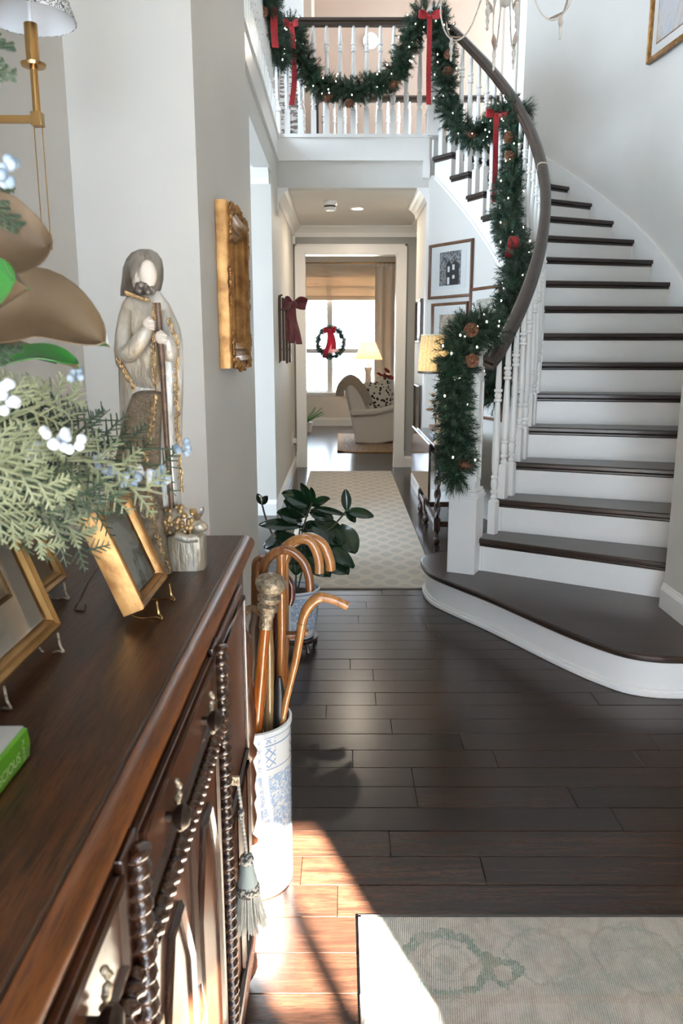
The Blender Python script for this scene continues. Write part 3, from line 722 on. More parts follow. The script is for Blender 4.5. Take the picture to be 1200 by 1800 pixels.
# ================================================================== PICTURES
def frame_mb(w, h, prof):
    """mitred moulding: prof = (inset from outer edge, height off the wall)"""
    mb = MB(); vs = []
    for i, o in prof:
        x, z = w / 2 - i, h / 2 - i
        vs += [(-x, -o, -z), (x, -o, -z), (x, -o, z), (-x, -o, z)]
    fs = []
    for j in range(len(prof) - 1):
        for k in range(4):
            k2 = (k + 1) % 4
            fs.append((j * 4 + k, j * 4 + k2, (j + 1) * 4 + k2, (j + 1) * 4 + k))
    return mb.add(vs, fs)
def panel(w, h, y, z=0, x=0): return MB().box(x - w / 2, x + w / 2, -y, -y + 0.002, z - h / 2, z + h / 2)
FP = [(0, 0), (0, 0.022), (0.004, 0.026), (0.010, 0.022), (0.016, 0.024), (0.021, 0.016), (0.024, 0.014), (0.024, 0.004)]
def picture(name, label, cat, loc, n, w, h, prof, fmat, mt=None, board=0.04, inner=None, art=None, glass=True, rotx=0, group=None, lip=None):
    th = math.atan2(n[0], -n[1])
    r = thing(name, label, cat, loc, 0, group, rot=(rotx, 0, th))
    b = prof[-1][0]
    obj('frame', frame_mb(w, h, prof), fmat, r, 50)
    obj('backing', MB().box(-w / 2 + 0.004, w / 2 - 0.004, -0.003, 0.0, -h / 2 + 0.004, h / 2 - 0.004), BLACK, r)
    iw, ih = w - 2 * b, h - 2 * b
    if mt: obj('mat_board', panel(iw + 0.006, ih + 0.006, 0.007), mt, r)
    if art:
        aw, ah = iw - 2 * board, ih - 2 * board
        if lip: obj('inner_edge', frame_mb(aw + 0.02, ah + 0.02, [(0, 0.007), (0, 0.010), (0.004, 0.011), (0.009, 0.0085)]), lip, r)
        pr = obj('print', panel(aw, ah, 0.0085), art, r)
    if glass: obj('glass', MB().add([(-iw / 2, -0.012, -ih / 2), (iw / 2, -0.012, -ih / 2), (iw / 2, -0.012, ih / 2), (-iw / 2, -0.012, ih / 2)], [(0, 1, 2, 3)]), GLASS, r)
    return r
def sketch(name, dark, light, ns=40, th=(0.42, 0.6), edge=None):
    m, nt, p = newmat(name); vec = coords(nt); f = noise(nt, vec, ns, 6, 0.7, 0.6)
    col = ramp(nt, f, [(th[0], dark), (th[1], light)])
    nt.links.new(col, p.inputs['Base Color']); p.inputs['Roughness'].default_value = 0.8
    return m
SKETCH = sketch('pen_sketch', (0.03, 0.03, 0.03), (0.45, 0.44, 0.42), 55, (0.40, 0.66))
SKY2 = mat('print_paper', (0.76, 0.74, 0.70), 0.8)
MAPART = sketch('antique_map', (0.36, 0.32, 0.25), (0.62, 0.58, 0.50), 60)
TANART = sketch('sepia_print', (0.30, 0.22, 0.15), (0.60, 0.50, 0.38), 25)
WALNUT = wood('walnut_frame', (0.07, 0.028, 0.012), (0.17, 0.075, 0.033), 0.35, 2, 2, 0.2)
RUS = RS + 0.012
def on_wall(u0, v0, u1, v1, C=CI, r=RUS, yo=None):
    """picture spanning two opposite pixel corners on a curved wall: centre, normal, width, height"""
    a = cyl(u0, (v0 + v1) / 2, C, r); b2 = cyl(u1, (v0 + v1) / 2, C, r); c = cyl((u0 + u1) / 2, (v0 + v1) / 2, C, r)
    w = (Vector((b2.x - a.x, b2.y - a.y, 0))).length
    top = cyl((u0 + u1) / 2, min(v0, v1), C, r).z; bot = cyl((u0 + u1) / 2, max(v0, v1), C, r).z
    n = Vector((C.x - c.x, C.y - c.y, 0)).normalized()
    sag = r - math.sqrt(max(r * r - (w / 2) ** 2, 0))
    return Vector((c.x, c.y, (top + bot) / 2)) + n * (sag + 0.002), n, w, top - bot
c, n, w, h = on_wall(757.5, 426, 833, 524)
hp = picture('framed_print', 'walnut-framed pen drawing of a gabled house under the stairs', 'picture', c, n, w, h, FP, WALNUT, PAPER, 0.055, art=SKY2, group='pictures on the wall under the stairs')
dr = obj('drawing', MB().box(-0.135, 0.130, -0.0098, -0.0088, -0.125, 0.155), SKETCH, hp)
INK = mat('ink_black', (0.02, 0.02, 0.02), 0.8); PALE = mat('ink_paper_white', (0.72, 0.71, 0.68), 0.8)
def flat(poly, y): 
    return MB().add([(x, -y, z) for x, z in poly], [tuple(range(len(poly)))])
HS = 1.45
obj('house', flat([(x * HS, z * HS) for x, z in [(-0.035, -0.085), (0.075, -0.085), (0.075, 0.03), (0.035, 0.055), (0.012, 0.03), (-0.012, 0.06), (-0.035, 0.03)]], 0.0102), INK, hp)
mb = MB()
for x0, x1, z0, z1 in ((-0.022, -0.004, -0.01, 0.022), (0.018, 0.038, 0.0, 0.03), (-0.024, -0.004, -0.08, -0.04), (0.02, 0.04, -0.05, -0.03)): mb.add([(x0 * HS, -0.0106, z0 * HS), (x1 * HS, -0.0106, z0 * HS), (x1 * HS, -0.0106, z1 * HS), (x0 * HS, -0.0106, z1 * HS)], [(0, 1, 2, 3)])
for z in (-0.132, -0.144, -0.154): mb.add([(-0.1, -0.0106, z), (0.1, -0.0106, z), (0.1, -0.0106, z - 0.002), (-0.1, -0.0106, z - 0.002)], [(0, 1, 2, 3)])
obj('house_windows', mb, PALE, hp, kind='stuff')
c, n, w, h = on_wall(761, 532, 824, 632)
picture('framed_print', 'walnut-framed sepia print above the table lamp, below the house drawing', 'picture', c, n, w, h, FP, WALNUT, PAPER, 0.075, art=TANART, group='pictures on the wall under the stairs')
c, n, w, h = on_wall(829, 504, 882, 612)
picture('framed_print', 'walnut-framed antique map beside the stair garland', 'picture', c, n, w, h, FP, WALNUT, PAPER, 0.07, art=MAPART, group='pictures on the wall under the stairs')
c, n, w, h = on_wall(838, 628, 888, 738)
picture('framed_print', 'walnut-framed pale print glimpsed between the lowest balusters', 'picture', c, n, w, h, FP, WALNUT, PAPER, 0.06, art=SKY2, group='pictures on the wall under the stairs')
# small glazed frames on the hall's right wall, seen edge-on
for lab, v0, v1, y0, y1 in (('small dark frame on the right hall wall level with the prints', 527, 602, 7.35, 7.85), ('low glazed frame on the right hall wall above the drop-leaf table', 676, 762, 7.3, 7.85)):
    zc0 = aty(738, v0, 7.55).z; zc1 = aty(738, v1, 7.55).z
    picture('framed_print', lab, 'picture', (0.753, (y0 + y1) / 2, (zc0 + zc1) / 2), (-1, 0), y1 - y0, zc0 - zc1, FP, DARKW, PAPER, 0.05, art=SKY2, group='small glazed frames in the hall')
# portrait high on the stair wall
def portrait():
    m, nt, p = newmat('portrait_paint'); vec = coords(nt, (1, 1, 0.6)); f = noise(nt, vec, 5, 5, 0.6, 1.4)
    nt.links.new(ramp(nt, f, [(0.3, (0.30, 0.22, 0.16)), (0.45, (0.62, 0.52, 0.44)), (0.55, (0.66, 0.64, 0.63)), (0.7, (0.52, 0.56, 0.62))]), p.inputs['Base Color'])
    return m
c0 = cyl(1141, 114, CO, RO); n = Vector((CO.x - c0.x, CO.y - c0.y, 0)).normalized(); tdir = Vector((-n.y, n.x, 0)); tdir = tdir if tdir.y < 0 else -tdir
w, h = 0.62, 0.86
c = c0 + tdir * (w / 2) + Vector((0, 0, h / 2)); d2 = Vector((CO.x - c.x, CO.y - c.y, 0)); n2 = d2.normalized()
c = Vector((CO.x - n2.x * RO, CO.y - n2.y * RO, c.z)) + n2 * (RO - math.sqrt(RO ** 2 - (w / 2) ** 2) + 0.002)
picture('framed_portrait', 'gold-framed pastel portrait with wide pale mat high on the stair wall', 'picture', c, n2, w, h, [(0, 0), (0, 0.028), (0.008, 0.032), (0.016, 0.024), (0.028, 0.030), (0.036, 0.018), (0.04, 0.006)], GOLD, PAPER, 0.075, art=portrait(), lip=GOLD)

# gilt mirror on the pier
MIRR = mat('mirror_glass', (0.80, 0.80, 0.80), 0.04, 1.0)
mr = thing('gilt_mirror', 'ornate gilded mirror hanging on the wall beyond the sideboard', 'mirror', (-0.369, 2.60, 1.587), 0, rot=(0, 0, PI / 2))
mw, mh = 0.45, 0.485
obj('frame', frame_mb(mw, mh, [(0, 0), (0, 0.030), (0.008, 0.040), (0.016, 0.034), (0.024, 0.046), (0.036, 0.042), (0.040, 0.032), (0.052, 0.028), (0.060, 0.034), (0.068, 0.022), (0.076, 0.018), (0.080, 0.006)]), GOLD, mr, 50)
obj('mirror_plate', panel(mw - 0.15, mh - 0.15, 0.008), MIRR, mr)
for sx in (-1, 1):
    for sz in (-1, 1):
        mb = MB()
        for i in range(60):
            t = rg.random() * 0.10; q = rg.choice(((t, 0), (0, t))); o = rg.uniform(-0.012, 0.03)
            x = sx * (mw / 2 - 0.02 - q[0] + (0 if q[0] else o * 0.6)); z = sz * (mh / 2 - 0.02 - q[1] + (0 if q[1] else o * 0.6))
            mb.ball((x, -0.042, z), rg.uniform(0.004, 0.009), 7, 5, (1, 0.8, 1))
        obj('corner_scroll', mb, GOLD, mr, 60, kind='stuff')
for x, z in ((0, mh / 2), (0, -mh / 2), (-mw / 2, 0), (mw / 2, 0)):
    mb = MB()
    for i in range(24): mb.ball((x + rg.uniform(-1, 1) * (0.07 if x == 0 else 0.012), -0.04, z + rg.uniform(-1, 1) * (0.012 if x == 0 else 0.05)), rg.uniform(0.004, 0.008), 7, 5)
    obj('edge_scroll', mb, GOLD, mr, 60, kind='stuff')

# ================================================================== CHANDELIER
CHW = mat('distressed_white', (0.74, 0.69, 0.62), 0.5, col2=(0.50, 0.42, 0.34), ns=30, contrast=(0.5, 0.75)); CHL = mat('patina_leaf', (0.36, 0.25, 0.19), 0.5, col2=(0.60, 0.50, 0.42), ns=30)
cc = aty(886, 46, 3.4); zc = cc.z
ch = thing('chandelier', 'white distressed chandelier with scrolling leaf arms and turned drops', 'chandelier', (cc.x, 3.4, zc))
obj('column', MB().lathe([(1e-4, 0.065), (0.02, 0.075), (0.024, 0.09), (0.012, 0.105), (0.02, 0.13), (0.034, 0.17), (0.03, 0.24), (0.014, 0.30), (0.02, 0.36), (0.03, 0.42), (0.016, 0.5), (0.01, 0.6)], 14), CHW, ch, 50)
obj('chain', MB().tube([(0, 0, 0.6), (0, 0, 6 - zc - 0.02)], 0.006, 6), BRONZE, ch)
obj('canopy', MB().lathe([(0.07, 6 - zc - 0.03), (0.07, 6 - zc)], 16), CHW, ch, 40)
ap = [(0.02, 0.30), (0.06, 0.24), (0.10, 0.12), (0.145, 0.02), (0.195, -0.015), (0.245, 0.012), (0.275, 0.09), (0.275, 0.17), (0.285, 0.22)]
FIN = [(1e-4, -0.092), (0.004, -0.088), (0.006, -0.08), (0.003, -0.072), (0.006, -0.065), (0.0075, -0.055), (0.004, -0.045), (0.009, -0.034), (0.010, -0.022), (0.005, -0.012), (0.008, -0.006), (0.003, 0.0)]
def leaf_mb(mb, p, d, up, L, w, curl=0.25, n=6):
    d = Vector(d).normalized(); up = Vector(up); s = d.cross(up).normalized(); u2 = s.cross(d)
    def f(a, b): return Vector(p) + d * (L * a) + s * (w * (b - 0.5) * math.sin(PI * min(1, 0.08 + 0.92 * a) ) ** 0.8) + u2 * (curl * L * (a * a - 0.2 * a) + 0.25 * w * abs(b - 0.5))
    mb.grid(f, n, 4, 0.001)
for i, az in enumerate((-30, 68, 89, 150, 243, 270)):
    a = math.radians(az); o = Vector((math.cos(a), math.sin(a), 0))
    ar = obj('arm', MB().tube(bez([o * r + Vector((0, 0, z)) for r, z in ap], 6), 0.0034, 7), CHW, ch, 60)
    mb = MB()
    q = o * 0.235 + Vector((0, 0, 0.005)); leaf_mb(mb, q, (o * -0.8 + Vector((0, 0, -0.4))), (0, 0, 1), 0.06, 0.022, 0.3); leaf_mb(mb, q, (o * 0.5 + Vector((0, 0, 0.9))), (0, 0, 1), 0.06, 0.022, 0.3)
    obj('leaves', mb, CHL, ar, 60, kind='stuff')
    obj('drop', MB().lathe(FIN, 8, Matrix.Translation(o * 0.225 + Vector((0, 0, 0.0)))), CHW, ar, 60)
    e = o * 0.285 + Vector((0, 0, 0.22))
    obj('candle_cup', MB().lathe([(0.006, 0), (0.03, 0.012), (0.034, 0.018), (0.012, 0.02), (0.012, 0.10), (1e-4, 0.10)], 12, Matrix.Translation(e)), CHW, ar, 50)
# ================================================================== SIDEBOARD
sb = thing('sideboard', 'carved dark oak sideboard with rope-twist mouldings along the left wall', 'sideboard', (-0.43, 0.7, 0))
ZT = 1.02
SX = -0.205       # front face
Y0, Y1 = -0.15, 1.585
def bx(name, m, *a, bevel=0.0, parent=sb, **k): return obj(name, MB().box(*a), m, parent, bevel=bevel, world=True, **k)
bx('top', OAK, -0.68, -0.203, Y0, Y1 - 0.018, ZT - 0.028, ZT, bevel=0.004)
bx('top_line', OAKK, -0.2075, -0.205, Y0, Y1 - 0.02, ZT - 0.001, ZT + 0.0004)
def edge_run(name, m, prof):
    """moulding round front and far end of the top; prof = (out, z)"""
    mb = MB(); n = len(prof); pts = []
    for (bx_, by_, dx, dy) in ((-0.203, Y0, 1, 0), (-0.203, Y1 - 0.018, 1, 1), (-0.68, Y1 - 0.018, 0, 1)):
        pts += [(bx_ + dx * o, by_ + dy * o, z) for o, z in prof]
    fs = [(j * n + k, j * n + (k + 1) % n, (j + 1) * n + (k + 1) % n, (j + 1) * n + k) for j in range(2) for k in range(n)] + [tuple(range(n - 1, -1, -1)), tuple(range(2 * n, 3 * n))]
    return obj(name, mb.add(pts, fs), m, sb, 30, world=True, weld=True)
edge_run('top_edge', OAKE, [(0, ZT - 0.0015), (0.006, ZT - 0.003), (0.014, ZT - 0.010), (0.018, ZT - 0.018), (0.018, ZT - 0.026), (0, ZT - 0.026)])
edge_run('top_groove', OAKK, [(0, ZT - 0.026), (0.010, ZT - 0.026), (0.007, ZT - 0.034), (0, ZT - 0.034)])
edge_run('under_moulding', OAKE, [(-0.01, ZT - 0.034), (0.010, ZT - 0.036), (0.010, ZT - 0.044), (0.002, ZT - 0.056), (-0.01, ZT - 0.058)])
bx('carcass', OAKD, -0.66, SX, Y0 + 0.03, 1.535, 0.13, ZT - 0.03)
bx('base_moulding', OAKK, -0.67, SX + 0.016, Y0 + 0.02, 1.55, 0.11, 0.165, bevel=0.008)
for x, yy in ((-0.235, 1.475), (-0.62, 1.475), (-0.235, -0.06), (-0.62, -0.06)):
    obj('bun_foot', MB().lathe([(0.02, 0.0), (0.028, 0.006), (0.028, 0.014), (0.036, 0.022), (0.047, 0.045), (0.047, 0.065), (0.036, 0.09), (0.022, 0.10), (0.03, 0.112)], 16, Matrix.Translation((x, yy, 0))), OAKK, sb, 60, world=True)
def twist(mb, p0, p1, r, pitch, lobes=2, n=12, amp=0.28):
    p0, p1 = Vector(p0), Vector(p1); L = (p1 - p0).length; d = (p1 - p0) / L; x = d.orthogonal().normalized(); y = d.cross(x)
    m = max(int(L / pitch * 8), 2); vs = []
    for i in range(m + 1):
        for k in range(n):
            a = 2 * PI * k / n; rr = r * (1 + amp * math.cos(lobes * (a - 2 * PI * i / 8 / lobes)))
            vs.append(p0 + d * (L * i / m) + x * (rr * math.cos(a)) + y * (rr * math.sin(a)))
    fs = [(i * n + k, i * n + (k + 1) % n, (i + 1) * n + (k + 1) % n, (i + 1) * n + k) for i in range(m) for k in range(n)]
    fs += [tuple(range(n - 1, -1, -1)), tuple(m * n + k for k in range(n))]
    return mb.add(vs, fs)
PILS = (1.125, 0.630, 0.135)
for yy in PILS:
    bx('pilaster', OAKK, SX, SX + 0.010, yy - 0.026, yy + 0.026, 0.165, 0.955, bevel=0.003)
    obj('rope_twist', twist(MB(), (SX + 0.016, yy, 0.17), (SX + 0.016, yy, 0.95), 0.0105, 0.019, 1, 10), OAKK, sb, 70, world=True)
# split spindle on the far corner
prof = [(0.008, 0.34), (0.02, 0.35), (0.008, 0.365), (0.013, 0.38), (0.018, 0.41), (0.012, 0.44), (0.018, 0.455), (0.014, 0.48), (0.019, 0.51), (0.012, 0.54), (0.02, 0.555), (0.022, 0.565), (0.014, 0.58), (0.020, 0.62), (0.022, 0.65), (0.014, 0.70), (0.021, 0.712), (0.013, 0.73), (0.018, 0.77), (0.012, 0.80), (0.016, 0.82), (0.005, 0.84)]
obj('split_spindle', MB().lathe(prof, 14, Matrix.Translation((SX + 0.004, 1.495, 0))), OAKD, sb, 60, world=True)
# centre bays: drawer over panelled door
def moulding(mb, pts, w=0.007, h=0.007, closed=True):
    P = [(SX + 0.011, a, b) for a, b in pts]
    mb.tube(P + ([P[0]] if closed else []), w, 5)
for (ya, yb) in ((0.66, 1.095), (0.165, 0.60)):
    d = bx('drawer', OAKD, SX, SX + 0.010, ya, yb, 0.850, 0.945, bevel=0.003)
    obj('drawer_lip', frame_mb(yb - ya, 0.095, [(0, 0.009), (0, 0.014), (0.008, 0.015), (0.014, 0.010)]), OAKK, d)
    d.children[0].matrix_local = Matrix.Translation(Vector((SX, (ya + yb) / 2, 0.8975)) - Vector(sb.location)) @ Matrix.Rotation(PI / 2, 4, 'Z')
    for f in (0.24, 0.76):
        yy = ya + (yb - ya) * f
        obj('knob', MB().lathe([(0.006, 0), (0.006, 0.008), (0.013, 0.013), (0.015, 0.02), (0.010, 0.026), (1e-4, 0.028)], 12, align((SX + 0.010, yy, 0.893), (1, 0, 0))), BRONZE, d, 50, world=True)
        mb = MB()
        for i in range(10): mb.ball((SX + 0.020 + 0.002 * math.sin(i), yy + 0.018 + 0.003 * math.sin(i * 2.1), 0.925 - 0.0065 * i), 0.0045, 6, 4)
        obj('drop_pull', mb, SILVERM, d, 60, world=True, kind='stuff', label='small beaded silver drop pull')
    obj('rope_twist', twist(MB(), (SX + 0.014, ya - 0.01, 0.828), (SX + 0.014, yb + 0.01, 0.828), 0.0105, 0.019, 1, 10), OAKK, sb, 70, world=True)
    mid = (ya + yb) / 2
    d = bx('door', OAKD, SX, SX + 0.009, ya, yb, 0.185, 0.805, bevel=0.003)
    mb = MB()
    for s in (-1, 1):
        c0 = mid + s * (yb - ya) * 0.235; hw = (yb - ya) * 0.17
        moulding(mb, [(c0 - hw, 0.34), (c0 - hw * 0.35, 0.24), (c0 + hw * 0.35, 0.24), (c0 + hw, 0.34), (c0 + hw, 0.64), (c0 + hw * 0.35, 0.75), (c0 - hw * 0.35, 0.75), (c0 - hw, 0.64)])
    moulding(mb, [(mid - 0.03, 0.495), (mid, 0.42), (mid + 0.03, 0.495), (mid, 0.57)])
    for z0_, z1_ in ((0.57, 0.80), (0.19, 0.42)): moulding(mb, [(mid, z0_), (mid, z1_)], closed=False)
    moulding(mb, [(ya + 0.012, 0.197), (yb - 0.012, 0.197), (yb - 0.012, 0.793), (ya + 0.012, 0.793)], 0.005)
    obj('geometric_moulding', mb, OAKK, d, 60, world=True)
    obj('escutcheon', MB().box(SX + 0.009, SX + 0.014, ya + 0.028, ya + 0.040, 0.66, 0.70), SILVERM, d, bevel=0.002, world=True)
# end bay: one tall panelled door with a key
ya, yb = 1.155, 1.462
ed = bx('door', OAKD, SX, SX + 0.008, ya, yb, 0.185, 0.945, bevel=0.003)
mb = MB()
for (a, b2, c0, c1) in ((ya + 0.02, yb - 0.02, 0.60, 0.925), (ya + 0.02, (ya + yb) / 2 - 0.01, 0.205, 0.57), ((ya + yb) / 2 + 0.01, yb - 0.02, 0.205, 0.57)):
    moulding(mb, [(a, c0), (b2, c0), (b2, c1), (a, c1)], 0.006)
obj('panel_moulding', mb, OAKK, ed, 60, world=True)
obj('key', MB().box(SX + 0.008, SX + 0.026, 1.219, 1.225, 0.652, 0.668), SILVERM, ed, world=True)
obj('latch', MB().box(SX + 0.008, SX + 0.020, 1.165, 1.173, 0.86, 0.89), SILVERM, ed, bevel=0.002, world=True)

# grey-green key tassel
TAS = mat('tassel_thread', (0.27, 0.28, 0.25), 0.8, col2=(0.42, 0.41, 0.37), ns=90); TASD = mat('tassel_dark', (0.05, 0.05, 0.045), 0.8, col2=(0.45, 0.43, 0.38), ns=200, contrast=(0.48, 0.52))
ts = thing('key_tassel', 'grey-green brush tassel hanging from the sideboard key', 'tassel', (SX + 0.035, 1.222, 0.36))
tz = 0.12
obj('cord', twist(MB(), (-0.012, 0, 0.30), (0.0, 0.0, tz + 0.03), 0.0026, 0.008, 2, 8), TAS, ts, 60)
obj('cord_knot', MB().ball((-0.008, 0, 0.235), 0.008, 8, 6, (0.8, 1, 1.6)), TASD, ts, 60)
obj('head', MB().lathe([(0.003, tz + 0.036), (0.012, tz + 0.030), (0.014, tz + 0.022), (0.011, tz + 0.016)], 14), TASD, ts, 60)
obj('neck', MB().lathe([(0.0115, tz + 0.017), (0.0135, tz + 0.010), (0.0145, tz + 0.0), (0.018, tz - 0.014), (0.019, tz - 0.026)], 16), mat('tassel_grey', (0.25, 0.30, 0.29), 0.6), ts, 60)
obj('collar', MB().lathe([(0.019, tz - 0.024), (0.0225, tz - 0.030), (0.023, tz - 0.040), (0.021, tz - 0.045)], 18), TASD, ts, 60)
mb = MB()
for i in range(260):
    a = rg.uniform(0, 2 * PI); r0 = 0.0215 * math.sqrt(rg.random()); r1 = r0 * 1.55 + 0.004 * rg.random(); o = Vector((math.cos(a), math.sin(a), 0)); L = rg.uniform(0.066, 0.076)
    mb.tube([o * r0 + Vector((0, 0, tz - 0.040)), o * (r0 * 0.6 + r1 * 0.4) + Vector((0, 0, tz - 0.04 - L * 0.5)), o * r1 + Vector((0, 0, tz - 0.04 - L))], 0.0009, 3, caps=False)
obj('fringe', mb, TAS, ts, kind='stuff')

# ================================================================== SILVER SHEPHERD FIGURE
SILV = mat('silver_leaf', (0.60, 0.55, 0.47), 0.38, 0.35, col2=(0.30, 0.24, 0.16), ns=30, stretch=(1, 1, 0.3), bmp=0.7, bs=140)
SILB = mat('bright_silver_leaf', (0.74, 0.70, 0.63), 0.34, 0.35, col2=(0.36, 0.305, 0.23), ns=30, stretch=(1, 1, 0.3), bmp=0.7, bs=140)
TAUPE = mat('taupe_gilt_cloak', (0.27, 0.21, 0.145), 0.42, 0.35, col2=(0.15, 0.11, 0.065), ns=50, bmp=1.0, bs=300)
HOODM = mat('hood_silver', (0.32, 0.285, 0.245), 0.36, 0.5, col2=(0.075, 0.058, 0.045), ns=28, stretch=(1, 1, 0.5), bmp=0.8, bs=100)
TRIM = mat('gold_scroll_trim', (0.50, 0.33, 0.15), 0.4, 0.6, col2=(0.28, 0.17, 0.08), ns=60)
FACE = mat('pale_face', (0.72, 0.62, 0.52), 0.6)
KP = 1.39 / 1350
sb0 = atz(278, 992, ZT)
fg = thing('shepherd_figure', 'tall silver-leaf robed figure holding a staff with a lamb at its feet', 'figurine', (sb0.x, sb0.y, ZT))
def SP(u, v, y=0.0):
    p = aty(u, v, sb0.y) - sb0
    return Vector((p.x, y, max(p.z, 0)))
def loft(secs, n=20, rough=0.0, yo=0.0, dep=0.62, sq=1.0, seed=0):
    """secs: (v, left px, right px[, depth factor, y shift])"""
    rr = random.Random(seed); mb = MB(); ph = [rr.uniform(0, 6) for _ in range(4)]
    for s in secs:
        v, l, r = s[:3]; df = s[3] if len(s) > 3 else dep; ys = s[4] if len(s) > 4 else 0
        c = SP((l + r) / 2, v); hw = (r - l) / 2 * KP
        for k in range(n):
            a = 2 * PI * k / n; ca, sa = math.cos(a), math.sin(a)
            f = 1 + rough * (math.sin(3 * a + ph[0] + v * 0.01) * 0.6 + math.sin(7 * a + ph[1] - v * 0.012) * 0.4)
            mb.v.append(Vector((c.x + hw * f * abs(ca) ** sq * (1 if ca > 0 else -1), yo + ys + hw * df * f * abs(sa) ** sq * (1 if sa > 0 else -1), c.z)))
    m = len(secs)
    mb.f += [(j * n + k, j * n + (k + 1) % n, (j + 1) * n + (k + 1) % n, (j + 1) * n + k) for j in range(m - 1) for k in range(n)]
    mb.f += [tuple(range(n - 1, -1, -1)), tuple((m - 1) * n + k for k in range(n))]
    return mb
obj('robe', loft([(1000, 214, 322), (960, 212, 318), (900, 212, 318), (840, 213, 316), (780, 214, 316), (720, 213, 316), (670, 211, 318), (630, 210, 318), (600, 210, 317), (575, 212, 312), (552, 214, 302), (534, 218, 294), (520, 226, 284), (508, 236, 276)], 24, 0.06, dep=0.42, sq=0.85, seed=1), SILB, fg, 45)
obj('cloak', loft([(1000, 214, 314, 0.5, -0.046), (950, 210, 304, 0.5, -0.046), (900, 208, 296, 0.5, -0.044), (850, 211, 290, 0.5, -0.040), (800, 215, 288, 0.5, -0.036), (760, 221, 288, 0.5, -0.032), (720, 231, 289, 0.5, -0.027), (692, 240, 289, 0.5, -0.022), (680, 250, 284, 0.5, -0.006)], 22, 0.05, sq=0.7, seed=2), TAUPE, fg, 40)
obj('upper_cloak', loft([(690, 236, 286, 0.5, -0.006), (660, 226, 288, 0.55, -0.016), (640, 214, 290, 0.6, -0.016), (615, 211, 292, 0.62, -0.016), (585, 212, 290, 0.62, -0.012), (555, 214, 286, 0.62, -0.004), (535, 219, 280, 0.6, -0.002), (518, 228, 272, 0.6, 0)], 22, 0.07, sq=0.8, seed=5), SILV, fg, 40)
obj('sleeve', MB().tube(bez([SP(228, 548, -0.02), SP(228, 590, -0.035), SP(238, 622, -0.05), SP(262, 600, -0.06), SP(274, 578, -0.06)], 5), [0.010 + 0.006 * math.sin(PI * i / 20) for i in range(21)], 10), SILV, fg, 60)
obj('sleeve', MB().tube(bez([SP(292, 548, -0.01), SP(303, 585, -0.02), SP(306, 622, -0.03), SP(306, 606, -0.045), SP(298, 594, -0.05)], 5), [0.008 + 0.006 * math.sin(PI * i / 20) for i in range(21)], 10), SILB, fg, 60)
for u, v in ((277, 571), (297, 594)):
    mb = MB().ball(SP(u, v, -0.062), 0.0095, 10, 8, (1.0, 0.8, 1.15))
    for i in range(4): mb.tube([SP(u + 2, v - 5 + 4 * i, -0.068), SP(u + 7, v - 4 + 4 * i, -0.070), SP(u + 9, v - 3 + 4 * i, -0.064)], 0.0026, 6)
    mb.tube([SP(u - 2, v - 6, -0.066), SP(u + 3, v - 10, -0.070)], 0.003, 6)
    obj('hand', mb, FACE, fg, 60)
obj('hood', loft([(520, 213, 270, 0.8), (508, 214, 280, 0.85), (490, 217, 284, 0.9), (472, 219, 284, 0.95), (456, 225, 282, 0.95), (445, 233, 275, 0.95), (439, 244, 266, 0.9)], 18, 0.04, seed=4), HOODM, fg, 60)
obj('face', MB().ball(SP(267, 485, -0.026), 0.0145, 12, 10, (1.0, 0.85, 1.6)), FACE, fg, 60)
mb = MB()
for i in range(24): mb.ball(SP(258 + rg.uniform(-8, 18), 509 + rg.uniform(-7, 7), -0.028 + rg.uniform(-0.01, 0.006)), 0.006, 6, 5)
obj('beard', mb, HOODM, fg, 60, kind='stuff')
obj('staff', MB().tube([SP(292, 536, -0.062), SP(299, 640, -0.058), SP(304, 760, -0.052), SP(312, 884, -0.046)], 0.0048, 8), mat('dark_staff', (0.045, 0.018, 0.012), 0.4, col2=(0.16, 0.09, 0.05), ns=50), fg, 60)
def scroll(pts, y, r=0.0042, step=0.0075):
    P = bez([SP(u, v, y) for u, v in pts], 12); mb = MB(); d = 0
    mb.tube(P, r * 0.55, 6)
    for i in range(len(P) - 1):
        d += (P[i + 1] - P[i]).length
        if d > step:
            d = 0; a = rg.uniform(0, 6)
            mb.tube([P[i] + Vector((math.cos(a + t * 0.9) * r * (0.4 + 0.16 * t), -0.003, math.sin(a + t * 0.9) * r * (0.4 + 0.16 * t))) for t in range(6)], r * 0.3, 5)
    return mb
for pts, y in (([(288, 690), (282, 740), (274, 790), (276, 850), (284, 900), (298, 950), (312, 990)], -0.062), ([(284, 535), (282, 590), (284, 640), (288, 685)], -0.052), ([(230, 515), (252, 524), (272, 530)], -0.036), ([(216, 630), (232, 650), (247, 685)], -0.040), ([(218, 985), (240, 993), (262, 990)], -0.058), ([(304, 560), (318, 610), (316, 660), (320, 760), (326, 860)], -0.03)):
    obj('scroll_trim', scroll(pts, y), TRIM, fg, 60)
obj('plinth', loft([(1000, 296, 366, 0.7, -0.02), (968, 296, 365, 0.7, -0.02), (936, 300, 364, 0.7, -0.02), (930, 306, 358, 0.6, -0.02)], 20, 0, sq=0.45), SILV, fg, 40)
lm = obj('lamb', MB().ball(SP(322, 908, -0.03), 0.026, 14, 10, (1.35, 0.85, 0.95)).ball(SP(356, 918, -0.035), 0.0125, 10, 8, (1.25, 0.9, 0.9)).tube([SP(320, 930, -0.05), SP(340, 934, -0.055), SP(356, 934, -0.05)], 0.008, 8).tube([SP(338, 905, -0.03), SP(350, 912, -0.035)], 0.014, 8), SILV, fg, 60)
mb = MB()
for i in range(60):
    v = rvec(); mb.ball(SP(322, 908, -0.03) + Vector((v.x * 0.034, -abs(v.y) * 0.021, v.z * 0.024)), 0.0058, 6, 4)
obj('fleece', mb, TRIM, lm, 60, kind='stuff')
mb = MB()
